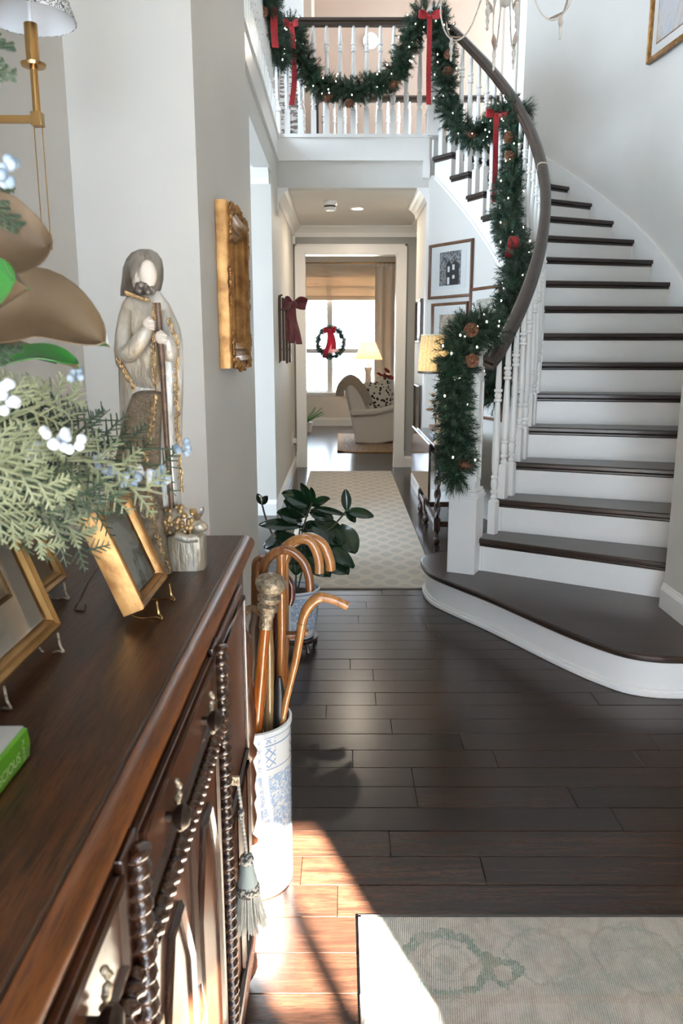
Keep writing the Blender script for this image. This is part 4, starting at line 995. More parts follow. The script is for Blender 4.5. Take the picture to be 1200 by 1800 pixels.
for s, dz in ((-1, 0.010), (1, 0.010)): leaf_mb(mb, SP(352, 905, -0.035 + s * 0.008), (0.35, s * 0.5, 0.6), (0, -1, 0.2), 0.022, 0.010)
obj('ear', mb, HOODM, lm, 60, kind='stuff')

# ================================================================== EASEL FRAMES, BOOKS
def easel_frame(name, label, x, ya, yb, h, prof, fm, mt, board, art, lean=20, lip=None, foot=None, elab='', silver=False, feet_y=None):
    al = math.radians(lean); w = yb - ya; zb_ = ZT + 0.014
    n = Vector((1, 0, 0))
    # root at the middle of the frame; local z up the leaning frame, local -y out of the picture
    cpos = Vector((x - math.sin(al) * h / 2, (ya + yb) / 2, zb_ + math.cos(al) * h / 2))
    r = thing(name, label, 'picture frame', tuple(cpos), 0, rot=(0, 0, 0))
    M3 = Matrix.Rotation(PI / 2, 4, 'Z') @ Matrix.Rotation(-al, 4, 'X')
    r.rotation_euler = M3.to_euler(); WM[r] = Matrix.Translation(cpos) @ M3
    obj('frame', frame_mb(w, h, prof), fm, r, 50)
    obj('backing', MB().box(-w / 2 + 0.003, w / 2 - 0.003, -0.003, 0.0, -h / 2 + 0.003, h / 2 - 0.003), BLACK, r)
    b = prof[-1][0]; iw, ih = w - 2 * b, h - 2 * b
    if mt: obj('mat_board', panel(iw + 0.004, ih + 0.004, prof[-1][1] + 0.001), mt, r)
    if lip: obj('inner_edge', frame_mb(iw - 2 * board + 0.012, ih - 2 * board + 0.012, [(0, prof[-1][1]), (0, prof[-1][1] + 0.004), (0.004, prof[-1][1] + 0.004), (0.006, prof[-1][1] + 0.002)]), lip, r)
    obj('print', panel(iw - 2 * board, ih - 2 * board, prof[-1][1] + 0.0025), art, r)
    y_ = -prof[-1][1] - 0.006
    obj('glass', MB().add([(-iw / 2, y_, -ih / 2), (iw / 2, y_, -ih / 2), (iw / 2, y_, ih / 2), (-iw / 2, y_, ih / 2)], [(0, 1, 2, 3)]), GLASS, r)
    # wire easel under and behind it
    em = SILVERM if silver else BRASS
    e = thing('wire_easel', elab, 'easel', (x, (ya + yb) / 2, ZT))
    dep = prof[1][1] + 0.004
    for yy in (feet_y or (ya + w * 0.22, ya + w * 0.78)):
        f0 = Vector((x + dep * math.cos(al) + 0.004, yy, 0)); 
        P = [(f0.x + 0.004, yy, ZT + 0.026), (f0.x + 0.006, yy, ZT + 0.008), (f0.x + 0.012, yy - 0.006, ZT + 0.0025), (f0.x + 0.004, yy - 0.004, ZT + 0.0025), (x - 0.004, yy, ZT + 0.010), (x - 0.004 - math.sin(al) * h * 0.55, yy, ZT + 0.010 + math.cos(al) * h * 0.55)]
        obj('leg', MB().tube(bez(P, 4), 0.0016, 6), em, e, 60, world=True)
    ym = (ya + yb) / 2; xt = x - 0.006 - math.sin(al) * h * 0.55; zt_ = ZT + 0.010 + math.cos(al) * h * 0.55
    fy = (feet_y or (ya + w * 0.22, ya + w * 0.78))
    obj('cross_wire', MB().tube([(xt, fy[0], zt_), (xt, fy[1], zt_)], 0.0016, 6), em, e, world=True)
    obj('back_leg', MB().tube(bez([(xt, ym, zt_), (xt - 0.03, ym, ZT + 0.05), (xt - 0.05, ym, ZT + 0.012), (xt - 0.055, ym - 0.008, ZT + 0.0022), (xt - 0.04, ym - 0.01, ZT + 0.0022), (xt - 0.042, ym, ZT + 0.006)], 4), 0.0016, 6), BRONZE, e, 60, world=True)
    return r
def botanical():
    m, nt, p = newmat('leaf_photo'); vec = coords(nt); f = noise(nt, vec, 14, 5, 0.6, 1.0)
    sx = N(nt, 'ShaderNodeSeparateXYZ'); nt.links.new(vec, sx.inputs[0])
    k = math_n(nt, 'ADD', f, math_n(nt, 'MULTIPLY', sx.outputs[0], 3.0)); k = math_n(nt, 'SUBTRACT', k, math_n(nt, 'MULTIPLY', sx.outputs[2], 3.0))
    nt.links.new(ramp(nt, k, [(0.40, (0.58, 0.60, 0.54)), (0.62, (0.50, 0.53, 0.47)), (0.68, (0.12, 0.14, 0.09)), (0.9, (0.22, 0.24, 0.17))]), p.inputs['Base Color'])
    p.inputs['Roughness'].default_value = 0.5
    return m
GFP = [(0, 0), (0, 0.030), (0.003, 0.033), (0.008, 0.030), (0.012, 0.032), (0.016, 0.026), (0.018, 0.018)]
DFP = [(0, 0), (0, 0.014), (0.004, 0.018), (0.009, 0.014), (0.014, 0.016), (0.020, 0.009), (0.022, 0.006)]
easel_frame('photo_frame', 'deep gold frame with a pale leaf picture on a wire easel', -0.305, 1.022, 1.172, 0.150, GFP, GOLD, None, 0.0, botanical(), 22, elab='thin brass wire easel under the deep gold frame')
easel_frame('photo_frame', 'large gilded frame with a cream mat and small grey picture', -0.388, 0.66, 0.972, 0.27, DFP, GOLDW, PAPER, 0.055, sketch('grey_print', (0.25, 0.27, 0.27), (0.60, 0.58, 0.52), 18), 20, lip=BRONZE, elab='polished silver wire stand under the large gilded frame', silver=True, feet_y=(0.77, 0.93))
easel_frame('photo_frame', 'narrow dark gilt frame with a plain tan mat behind the large frame', -0.456, 0.99, 1.19, 0.22, DFP, GOLDW, mat('tan_mat', (0.52, 0.40, 0.27), 0.8), 0.05, TANART, 22, elab='small silver stand under the narrow tan-matted frame', silver=True)

def text_mesh(s, size, m, M, parent, name='lettering'):
    cu = bpy.data.curves.new('t', 'FONT'); cu.body = s; cu.size = size; cu.align_x = 'CENTER'; cu.align_y = 'CENTER'
    t = bpy.data.objects.new('t', cu); COL.objects.link(t); dg = bpy.context.evaluated_depsgraph_get()
    me = bpy.data.meshes.new_from_object(t.evaluated_get(dg)); bpy.data.objects.remove(t); bpy.data.curves.remove(cu)
    me.transform(WM[parent].inverted() @ M); me.materials.clear(); me.materials.append(m)
    o = bpy.data.objects.new(name, me); COL.objects.link(o); o.parent = parent; o['kind'] = 'stuff'
    return o
GRN = mat('green_cover', (0.075, 0.25, 0.004), 0.3, coat=0.3); GRYC = mat('grey_cover', (0.40, 0.385, 0.37), 0.4); PG = mat('page_edges', (0.72, 0.69, 0.62), 0.8)
bk = thing('book', 'thick bright green book with pale lettering on its spine', 'book', (-0.37, 0.54, ZT))
obj('pages', MB().box(-0.455, -0.302, 0.425, 0.662, ZT + 0.003, ZT + 0.030), PG, bk, world=True)
obj('cover', MB().box(-0.46, -0.300, 0.42, 0.667, ZT + 0.030, ZT + 0.033).box(-0.46, -0.300, 0.42, 0.667, ZT, ZT + 0.003), GRYC, bk, world=True)
sp = obj('spine', MB().sweep([(-0.300, 0.42, ZT + 0.0165), (-0.300, 0.667, ZT + 0.0165)], [(-0.003, -0.0165), (0.0035, -0.014), (0.005, 0.0), (0.0035, 0.014), (-0.003, 0.0165)]), GRN, bk, world=True)
LET = mat('pale_lettering', (0.55, 0.72, 0.30), 0.5)
text_mesh('CONSCIOUS', 0.0135, LET, basis((-0.2945, 0.605, ZT + 0.0145), (0, 1, 0), (0, 0, 1)), bk)
text_mesh('PLANT', 0.0072, LET, basis((-0.2945, 0.651, ZT + 0.0165), (0, 0, -1), (0, 1, 0)), bk)
bk2 = thing('book', 'small white-edged book lying on the green book', 'book', (-0.39, 0.56, ZT + 0.033))
obj('pages', MB().box(-0.46, -0.318, 0.45, 0.640, ZT + 0.035, ZT + 0.052), PG, bk2, world=True)
obj('cover', MB().box(-0.462, -0.322, 0.447, 0.643, ZT + 0.052, ZT + 0.055).box(-0.462, -0.316, 0.447, 0.643, ZT + 0.033, ZT + 0.035), mat('dull_red_cover', (0.28, 0.11, 0.10), 0.5), bk2, world=True)

# ================================================================== SWING-ARM WALL LAMP
def leopard():
    m, nt, p = newmat('speckled_shade'); v = N(nt, 'ShaderNodeTexVoronoi'); nt.links.new(coords(nt), v.inputs['Vector']); v.inputs['Scale'].default_value = 150
    f = noise(nt, coords(nt), 120, 2); k = math_n(nt, 'ADD', v.outputs['Distance'], math_n(nt, 'MULTIPLY', f, 0.5))
    nt.links.new(ramp(nt, k, [(0.62, (0.74, 0.73, 0.69)), (0.66, (0.06, 0.065, 0.07)), (0.80, (0.08, 0.08, 0.08)), (0.84, (0.74, 0.73, 0.69))]), p.inputs['Base Color']); p.inputs['Roughness'].default_value = 0.9
    return m
TL = 1.41
def LP(u, v, t=TL): d = ray(u, v); return d * t + Vector((0, 0, CAM_H))
lp = LP(66, 210); lx, ly = lp.x, lp.y
wl = thing('swing_arm_lamp', 'brass swing-arm wall lamp with speckled black and white shade', 'wall lamp', (lx, ly, lp.z))
def zz(v): return LP(62, v).z * 1.0 - lp.z
def lt(prof, m, name, n=18, par=wl): return obj(name, MB().lathe(prof, n), m, par, 40)
obj('joint', MB().box(-0.010, 0.010, -0.010, 0.010, zz(222), zz(198)), BRASS, wl, bevel=0.002)
lt([(0.0070, zz(199)), (0.0070, zz(124))], BRASS, 'stem'); lt([(0.004, zz(127)), (0.021, zz(124)), (0.0225, zz(119)), (0.012, zz(117))], BRASS, 'drip_dish'); lt([(0.0118, zz(118)), (0.0118, zz(55)), (0.004, zz(54))], BRASS, 'candle_tube')
lt([(0.0035, zz(54)), (0.0035, zz(20)), (0.008, zz(16)), (0.014, zz(0)), (0.008, zz(-18)), (1e-4, zz(-24))], mat('bulb_glass', (0.9, 0.9, 0.9), 0.2), 'bulb')
obj('shade', MB().lathe([(0.080, zz(48)), (0.044, zz(48) + 0.105)], 40, caps=False), leopard(), wl, 40)
obj('shade_lining', MB().lathe([(0.0785, zz(48) + 0.0005), (0.0430, zz(48) + 0.104)], 40, caps=False), mat('white_lining', (0.80, 0.80, 0.80), 0.7), wl, 40)
obj('arm', MB().box(-(lx + 0.69) - 0.0, -0.008, -0.006, 0.006, -0.0065, 0.0065), BRASS, wl, bevel=0.002)
obj('back_plate', MB().box(-(lx + 0.689), -(lx + 0.689) + 0.014, -0.03, 0.03, -0.12, 0.06), BRASS, wl, bevel=0.003)
for s in (-1, 1): obj('hanging_rod', MB().tube([(s * 0.0075, 0, zz(405)), (s * 0.0075, 0, zz(221))], 0.0011, 6), BRASS, wl)
obj('rod_cap', MB().box(-0.0082, 0.0082, -0.0082, 0.0082, zz(433), zz(404)), BRASS, wl, bevel=0.001)

# ================================================================== MAGNOLIA AND CEDAR ARRANGEMENT
MAGG = mat('magnolia_green', (0.014, 0.10, 0.012), 0.22, col2=(0.02, 0.14, 0.02), ns=10, coat=0.4); MAGB = mat('magnolia_brown', (0.095, 0.062, 0.030), 0.65, col2=(0.068, 0.042, 0.020), ns=18)
CED1 = mat('cedar_sage', (0.145, 0.16, 0.085), 0.7, col2=(0.235, 0.245, 0.145), ns=30); CED2 = mat('cedar_green', (0.022, 0.046, 0.024), 0.65, col2=(0.060, 0.082, 0.048), ns=30)
BERR = mat('juniper_berry', (0.52, 0.55, 0.58), 0.6, col2=(0.68, 0.69, 0.71), ns=60); BERD = mat('juniper_berry_blue', (0.17, 0.23, 0.29), 0.6, col2=(0.38, 0.44, 0.50), ns=60)
ARC = Vector((-0.56, 0.70, ZT))
ar = thing('leaf_arrangement', 'magnolia leaf, cedar and juniper berry arrangement in a vase on the sideboard', 'arrangement', tuple(ARC))
obj('vase', MB().lathe([(0.045, 0), (0.055, 0.01), (0.07, 0.06), (0.066, 0.12), (0.045, 0.17), (0.05, 0.19)], 20), PORC, ar, 50)
def P3(u, v, Y): return aty(u, v, Y)
def magleaf(base, ctrl, tip, w, nrm, flip=False, name='magnolia_leaf'):
    pts = bez([base, ctrl, tip], 8); nrm = Vector(nrm); L = len(pts) - 1
    def f(a, b):
        i = min(int(round(a * L)), L); t = (pts[min(i + 1, L)] - pts[max(i - 1, 0)]).normalized(); s = t.cross(nrm).normalized(); nn = s.cross(t)
        wd = w * 2.4 * ((a + 0.02) ** 0.5) * (max(1 - a, 0.0004) ** 0.85)
        return pts[i] + s * (wd * (b - 0.5)) + nn * (0.22 * w * (abs(b - 0.5) * 2) ** 1.5)
    mb = MB().grid(f, L, 6, 0.0012)
    o = obj(name, mb, MAGG if flip else MAGB, ar, 70, world=True)
    o.data.materials.append(MAGB if flip else MAGG); nf = L * 6
    for i, pl in enumerate(o.data.polygons): pl.material_index = 0 if i < nf else 1
    return o
magleaf(P3(-60, 400, .74), P3(20, 425, .76), P3(84, 436, .78), 0.075, (0.1, -1, 0.25), True)
magleaf(P3(-70, 560, .70), P3(-10, 530, .68), P3(56, 510, .66), 0.074, (0.1, -1, 0.5))
magleaf(P3(-50, 565, .80), P3(80, 545, .80), P3(194, 612, .79), 0.076, (0.05, -1, 0.35), True)
magleaf(P3(-40, 655, .84), P3(70, 628, .84), P3(140, 650, .83), 0.034, (0.0, -0.6, 1))
magleaf(P3(-60, 610, .9), P3(20, 622, .9), P3(100, 640, .9), 0.04, (0.0, -0.4, 1), True)
def frond(mb, base, tip, w, nrm, sub=9, r=0.0015, dep=2, seed=0):
    rr = random.Random(seed); base = Vector(base); tip = Vector(tip); d = tip - base; L = d.length; d.normalize(); s = d.cross(Vector(nrm)).normalized(); nn = s.cross(d)
    sag = lambda t: base + d * (L * t) - Vector((0, 0, 0.10 * L * t * t))
    mb.tube([sag(i / 5) for i in range(6)], [r * (1.2 - 0.7 * i / 5) for i in range(6)], 4, caps=False)
    for i in range(sub):
        t = 0.10 + 0.88 * i / sub; sd = 1 if i % 2 else -1; l = w * (1.05 - 0.75 * t) * rr.uniform(0.8, 1.2)
        e = sag(t) + (d * 0.75 + s * sd * 0.8 + nn * rr.uniform(-0.3, 0.3)).normalized() * l
        if dep > 1: frond(mb, sag(t), e, l * 0.50, nrm, 7, r * 0.85, dep - 1, seed + i * 7 + 1)
        else: mb.tube([sag(t), e], [r, r * 0.6], 4, caps=False)
FR = [((-60, 760), (150, 668), .86, 1), ((-60, 740), (185, 716), .92, 2), ((-50, 770), (262, 742), 1.0, 2), ((-40, 800), (240, 795), .86, 1), ((-40, 800), (318, 790), 1.04, 2), ((-40, 820), (285, 838), .9, 1), ((-50, 830), (215, 862), .84, 2),
      ((-50, 840), (212, 890), .96, 2), ((-50, 850), (160, 930), .84, 1), ((-60, 850), (175, 960), .9, 2), ((-60, 860), (95, 955), .80, 1), ((-60, 700), (90, 672), .84, 1), ((-60, 790), (120, 770), .78, 1), ((-60, 800), (130, 860), .76, 1), ((-60, 720), (120, 745), .88, 2),
      ((-60, 900), (60, 930), .9, 2), ((-70, 820), (180, 830), .95, 2), ((-60, 690), (60, 700), .95, 2), ((-60, 760), (60, 800), .9, 2), ((-60, 860), (90, 900), .98, 2), ((-60, 770), (200, 770), .98, 2), ((-60, 820), (240, 850), 1.02, 2),
      ((-70, 60), (24, 72), .74, 2), ((-70, 110), (30, 122), .74, 2), ((-60, 290), (24, 330), .76, 2), ((-60, 330), (36, 392), .76, 2), ((-60, 640), (40, 600), .8, 2)]
for i, (a, b2, Y, c) in enumerate(FR):
    mb = MB(); A0 = P3(a[0], a[1], Y - 0.03); B0 = P3(b2[0], b2[1], Y); L = (B0 - A0).length
    frond(mb, A0, B0, L * 0.42, (0.1 * math.sin(i * 1.7), -1, 0.35 + 0.3 * math.sin(i)), 11, 0.0019 if c == 1 else 0.0015, 2, i * 31)
    obj('cedar_sprig', mb, CED1 if c == 1 else CED2, ar, world=True, kind='stuff')
for u, v, Y, n, m_, rr in ((22, 690, .74, 9, BERR, .0058), (0, 705, .74, 5, BERR, .0058), (95, 765, .76, 6, BERR, .0062), (125, 775, .76, 6, BERR, .0060), (205, 828, .90, 7, BERD, .0058), (228, 840, .90, 6, BERD, .0058), (255, 832, .92, 7, BERR, .0055), (282, 836, .93, 8, BERD, .0058), (322, 786, 1.02, 8, BERD, .0052), (136, 662, .86, 6, BERD, .0045), (12, 300, .72, 8, BERD, .006), (60, 790, .82, 5, BERD, .005), (180, 815, .88, 5, BERD, .005)):
    mb = MB(); c = P3(u, v, Y)
    for i in range(n): mb.ball(c + rvec() * rr * 1.7, rr * rg.uniform(0.8, 1.05), 8, 6)
    obj('berry_cluster', mb, m_, ar, 60, world=True, kind='stuff')
mb = MB()
for a, b2, Y in (((-60, 780), (60, 740), .80), ((-60, 800), (200, 815), .90), ((-60, 780), (320, 790), 1.02), ((-60, 840), (250, 835), .92), ((-60, 320), (14, 302), .73)): mb.tube([P3(*a, Y), P3(*b2, Y)], 0.0013, 5)
for v, Y in ((60, .74), (110, .74), (290, .76), (330, .76), (400, .74), (560, .75), (700, .8), (780, .82), (850, .84)): mb.tube(bez([P3(-58, v, Y - 0.02), (ARC + P3(-150, v + 60, Y)) / 2, ARC + Vector((0, 0, 0.15))], 5), 0.002, 5)
obj('twigs', mb, CED2, ar, world=True, kind='stuff')
# ================================================================== UMBRELLA STAND AND CANES
def porcelain(name, H0, bands):
    """white glaze with blue painting: bands = (z0, z1, kind) kind: lattice / floral"""
    m, nt, p = newmat(name); vec = coords(nt); sx = N(nt, 'ShaderNodeSeparateXYZ'); nt.links.new(vec, sx.inputs[0]); z = sx.outputs[2]
    ang = math_n(nt, 'ARCTAN2', sx.outputs[1], sx.outputs[0])
    col = None; base = (0.78, 0.82, 0.83); cur = base
    def band(z0, z1): return math_n(nt, 'MULTIPLY', math_n(nt, 'GREATER_THAN', z, z0), math_n(nt, 'LESS_THAN', z, z1))
    for z0, z1, k in bands:
        if k == 'lattice':
            a = math_n(nt, 'MULTIPLY', ang, 14.0); b = math_n(nt, 'MULTIPLY', z, 130.0)
            l1 = math_n(nt, 'ABSOLUTE', math_n(nt, 'SINE', math_n(nt, 'ADD', a, b))); l2 = math_n(nt, 'ABSOLUTE', math_n(nt, 'SINE', math_n(nt, 'SUBTRACT', a, b)))
            f = math_n(nt, 'LESS_THAN', math_n(nt, 'MINIMUM', l1, l2), 0.33); c = (0.16, 0.28, 0.55)
            gap = math_n(nt, 'GREATER_THAN', math_n(nt, 'SINE', math_n(nt, 'MULTIPLY_ADD', ang, 4.0, 0.6)), -0.45); f = math_n(nt, 'MULTIPLY', f, gap)
        elif k == 'line':
            f = None; c = (0.12, 0.24, 0.50)
        else:
            n1 = noise(nt, vec, 48, 3, 0.6, 1.5); n2 = noise(nt, vec, 120, 3, 0.6, 1.0)
            f = math_n(nt, 'MULTIPLY', math_n(nt, 'GREATER_THAN', n1, 0.42), math_n(nt, 'GREATER_THAN', n2, 0.46))
            gap = math_n(nt, 'GREATER_THAN', math_n(nt, 'SINE', math_n(nt, 'MULTIPLY_ADD', ang, 2.0, 2.4)), -0.86); f = math_n(nt, 'MULTIPLY', f, gap); c = (0.24, 0.40, 0.66)
        w = band(z0, z1); w = math_n(nt, 'MULTIPLY', w, f) if f is not None else w
        cur = mix(nt, math_n(nt, 'MULTIPLY', w, 0.8), cur, c)
    nt.links.new(cur, p.inputs['Base Color']); p.inputs['Roughness'].default_value = 0.12; p.inputs['Coat Weight'].default_value = 0.4
    return m
SC0 = Vector((-0.238, 1.842, 0))
us = thing('umbrella_stand', 'tall blue and white porcelain umbrella stand beside the sideboard', 'umbrella stand', tuple(SC0))
PST = porcelain('stand_porcelain', 0.47, [(0.375, 0.428, 'lattice'), (0.432, 0.436, 'line'), (0.368, 0.371, 'line'), (0.440, 0.452, 'lattice'), (0.455, 0.458, 'line'), (0.10, 0.352, 'floral')])
obj('body', MB().lathe([(0.10, 0), (0.105, 0.004), (0.105, 0.02), (0.107, 0.45), (0.110, 0.462), (0.109, 0.470), (0.103, 0.472), (0.099, 0.466), (0.098, 0.02), (1e-4, 0.02)], 48), PST, us, 40)
CANEM = {}
def cw(name, a, b, rough=0.22):
    return wood(name, a, b, rough, 2, 3.0, 0.5, bmp=0.08)
C_OR = cw('cane_orange', (0.22, 0.055, 0.008), (0.42, 0.13, 0.02)); C_BR = cw('cane_brown', (0.10, 0.034, 0.010), (0.25, 0.10, 0.032)); C_TAN = cw('cane_tan', (0.22, 0.085, 0.022), (0.42, 0.19, 0.06)); C_RED = cw('cane_dark_red', (0.05, 0.010, 0.006), (0.12, 0.03, 0.015)); C_BAM = cw('cane_bamboo', (0.26, 0.085, 0.016), (0.40, 0.16, 0.04)); C_GR = cw('cane_grey', (0.10, 0.065, 0.04), (0.26, 0.18, 0.12)); C_OLV = cw('cane_olive', (0.16, 0.095, 0.04), (0.28, 0.18, 0.08))
def cp(u, v, dy=0.0): return aty(u, v, 1.842 + dy)
G_C = 'walking canes in the umbrella stand'
def cane(label, foot, pts, r, m, crook=None, cr=None, cm=None, name='walking_cane', cat='cane'):
    """foot: (dx, dy) inside the stand; pts: shaft pixels from rim upwards; crook: pixels of the handle"""
    base = SC0 + Vector((foot[0], foot[1], 0.025))
    c = thing(name, label, cat, tuple(base), 0, G_C if cat == 'cane' else None)
    P = [base] + [cp(*q) for q in pts]
    L = len(P)
    rs = [q * 1.2 for q in (r if isinstance(r, list) else [r] * L)]
    obj('shaft', MB().tube(P, rs, 10), m, c, 60, world=True)
    if crook:
        Q = bez([cp(*pts[-1])] + [cp(*q) for q in crook], 8)
        rr = [q * 1.15 for q in cr] if isinstance(cr, list) else (cr * 1.15 if cr else rs[-1])
        obj('handle', MB().tube(Q, rr, 10), cm or m, c, 60, world=True)
    return c
bc = cane('bamboo-ringed cane with thick curved crook', (0.03, 0.03), [(494, 1215, 0.03), (495, 1100, 0.03), (494, 984, 0.03)], 0.0095, C_BAM, [(497, 966, 0.03), (520, 949, 0.025), (545, 952, 0.02), (559, 980, 0.015), (561, 1008, 0.01)], 0.0105, C_TAN)
mb = MB()
for v in (1014, 1044, 1081, 1113, 1137, 1163, 1187): 
    p = cp(495, v, 0.03); mb.lathe([(0.0096, -0.0025), (0.0106, 0), (0.0096, 0.0025)], 12, Matrix.Translation(p))
obj('node_rings', mb, C_RED, bc, 60, world=True, kind='stuff')
cane('tan cane with the widest curved crook, behind the bamboo cane', (0.05, 0.05), [(500, 1200, 0.06), (500, 985, 0.07)], 0.009, C_TAN, [(512, 958, 0.065), (540, 945, 0.06), (566, 956, 0.055), (579, 985, 0.05), (581, 1002, 0.05)], 0.0115)
cane('glossy brown crook cane arching over the silver knob', (-0.03, -0.01), [(463, 1180, 0.0), (461, 1020, -0.01)], 0.0085, C_BR, [(467, 988, -0.01), (488, 969, -0.012), (512, 969, -0.015), (533, 988, -0.02), (543, 1015, -0.025), (545, 1038, -0.025)], 0.0100)
cane('dark red cane with a small curved crook', (0.06, 0.06), [(486, 1200, 0.09), (484, 1030, 0.10)], 0.0075, C_RED, [(490, 1012, 0.10), (502, 1014, 0.095), (512, 1030, 0.09), (512, 1050, 0.085), (508, 1062, 0.085)], 0.0085)
cane('dark brown crook cane nearest the wall', (-0.06, 0.03), [(447, 1200, 0.05), (449, 1010, 0.06)], 0.0095, C_BR, [(450, 990, 0.06), (458, 983, 0.06), (468, 988, 0.06)], 0.0095)
cane('rough grey stick with a pale handle pointing at the wall', (-0.02, 0.05), [(438, 1285, 0.02), (446, 1100, 0.03), (452, 1078, 0.03)], 0.011, C_GR, [(446, 1070, 0.03), (436, 1071, 0.03), (427, 1080, 0.03), (422, 1094, 0.03)], 0.0085, C_OLV)
cane('natural branch cane with a bent handle reaching over the floor', (0.0, -0.03), [(503, 1230, -0.03), (520, 1160, -0.04), (531, 1095, -0.05)], [0.007, 0.0075, 0.0085, 0.010], C_TAN, [(537, 1075, -0.05), (552, 1056, -0.05), (567, 1050, -0.05), (588, 1055, -0.05), (611, 1066, -0.05)], [0.010] * 8 + [0.0115] * 8 + [0.012] * 8 + [0.0105] * 8 + [0.0098] * 9)
cane('thick olive-brown stick behind the orange cane', (0.02, -0.03), [(473, 1280, -0.02), (473, 1150, -0.02), (470, 1090, -0.02)], 0.0105, C_OLV)
cane('cane with a short straight wooden cross handle', (0.07, 0.0), [(498, 1200, 0.04), (503, 1120, 0.04)], 0.008, C_BR, [(504, 1117, 0.04), (520, 1116, 0.04), (534, 1112, 0.04), (541, 1113, 0.04)], 0.0095)
kn = cane('orange lacquered cane topped by an engraved pewter knob', (-0.02, -0.05), [(449, 1285, -0.055), (458, 1190, -0.055), (466, 1102, -0.06)], [0.0150, 0.0150, 0.0135, 0.0105], C_OR)
k0 = cp(466, 1104, -0.06); k1 = cp(478, 1012, -0.06); ax = (k1 - k0); kl = ax.length
obj('knob', MB().lathe([(0.0105, 0), (0.0105, 0.02 * kl / 0.12), (0.0125, 0.03), (0.0115, 0.036), (0.0165, 0.042), (0.018, 0.052), (0.013, 0.058), (0.0185, 0.064), (0.0195, 0.072), (0.014, 0.08), (0.021, 0.086), (0.0255, 0.098), (0.0255, 0.108), (0.020, 0.118), (0.010, 0.124), (1e-4, 0.125)], 20, align(k0, ax) @ Matrix.Diagonal((1.5, 1.5, 1.12, 1))), SILVERM, kn, 50, world=True)
um = thing('folded_umbrella', 'black folded umbrella in the porcelain stand', 'umbrella', tuple(SC0 + Vector((0.05, -0.02, 0.025))))
obj('canopy', MB().tube([SC0 + Vector((0.05, -0.02, 0.025)), cp(492, 1255, -0.02), cp(492, 1215, -0.01), cp(491, 1190, -0.01)], [0.012, 0.018, 0.014, 0.006], 10), BLACK, um, 60, world=True)

# ================================================================== RUBBER PLANT
PX = aty(520, 1100, 3.50); PB = Vector((PX.x, 3.50, 0.05))
pt = thing('planter', 'small blue and white planter on a dark wooden stand with the rubber plant', 'planter', (PB.x, 3.5, 0))
PPO = porcelain('planter_porcelain', 0.3, [(0.10, 0.27, 'floral'), (0.285, 0.290, 'line'), (0.07, 0.073, 'line')])
obj('pot', MB().lathe([(0.075, 0.055), (0.085, 0.06), (0.105, 0.15), (0.110, 0.27), (0.118, 0.295), (0.112, 0.30), (0.104, 0.285), (0.100, 0.26), (1e-4, 0.26)], 36), PPO, pt, 40)
obj('soil', MB().lathe([(0.102, 0.262), (0.05, 0.272), (1e-4, 0.274)], 20), mat('potting_soil', (0.03, 0.02, 0.014), 0.95, bmp=0.8, bs=60), pt, 50)
obj('stand', MB().lathe([(0.09, 0.035), (0.105, 0.04), (0.105, 0.055), (1e-4, 0.055)], 24), DARKW, pt, 40)
for i in range(4):
    a = i * PI / 2 + 0.6; obj('stand_foot', MB().tube([(0.085 * math.cos(a), 0.085 * math.sin(a), 0.045), (0.105 * math.cos(a), 0.105 * math.sin(a), 0.02), (0.11 * math.cos(a), 0.11 * math.sin(a), 0.0)], 0.011, 7), DARKW, pt, 60)
RUBG = mat('rubber_leaf', (0.004, 0.015, 0.007), 0.2, col2=(0.009, 0.032, 0.012), ns=12, coat=0.3)
pl = thing('rubber_plant', 'dark glossy rubber plant with broad oval leaves', 'plant', (PB.x, 3.5, 0.26))
hub = Vector((PB.x, 3.5, 0.27))
def rl(bu, bv, tu, tv, w, Yb=3.5, Yt=3.45, nrm=(0.1, -0.75, 0.7)):
    b0 = aty(bu, bv, Yb); t0 = aty(tu, tv, Yt); d = t0 - b0; L = d.length; d.normalize(); s = d.cross(Vector(nrm)).normalized(); nn = s.cross(d)
    def f(a, b):
        wd = 1.2 * w * math.sin(PI * min(1, 0.05 + 0.92 * a)) ** 0.7
        return b0 + d * (L * a) + s * (wd * (b - 0.5)) + nn * (0.18 * w * abs(b - 0.5) * 2 - 0.10 * L * a * a)
    lf = obj('leaf', MB().grid(f, 12, 6, 0.0014), RUBG, pl, 70, world=True)
    return b0
stems = [[(520, 1040, 3.5), (522, 980, 3.5), (535, 920, 3.48), (548, 884, 3.46)], [(522, 1040, 3.5), (545, 960, 3.46), (585, 925, 3.42), (609, 897, 3.4)], [(516, 1040, 3.5), (492, 970, 3.52), (470, 920, 3.55), (460, 885, 3.57)], [(518, 1040, 3.5), (524, 960, 3.5), (530, 900, 3.5)]]
mb = MB()
for s in stems: obj('stem', MB().tube(bez([aty(*q) for q in s], 6), 0.0042, 6), mat('plant_stem', (0.05, 0.045, 0.025), 0.6), pl, 60, world=True)
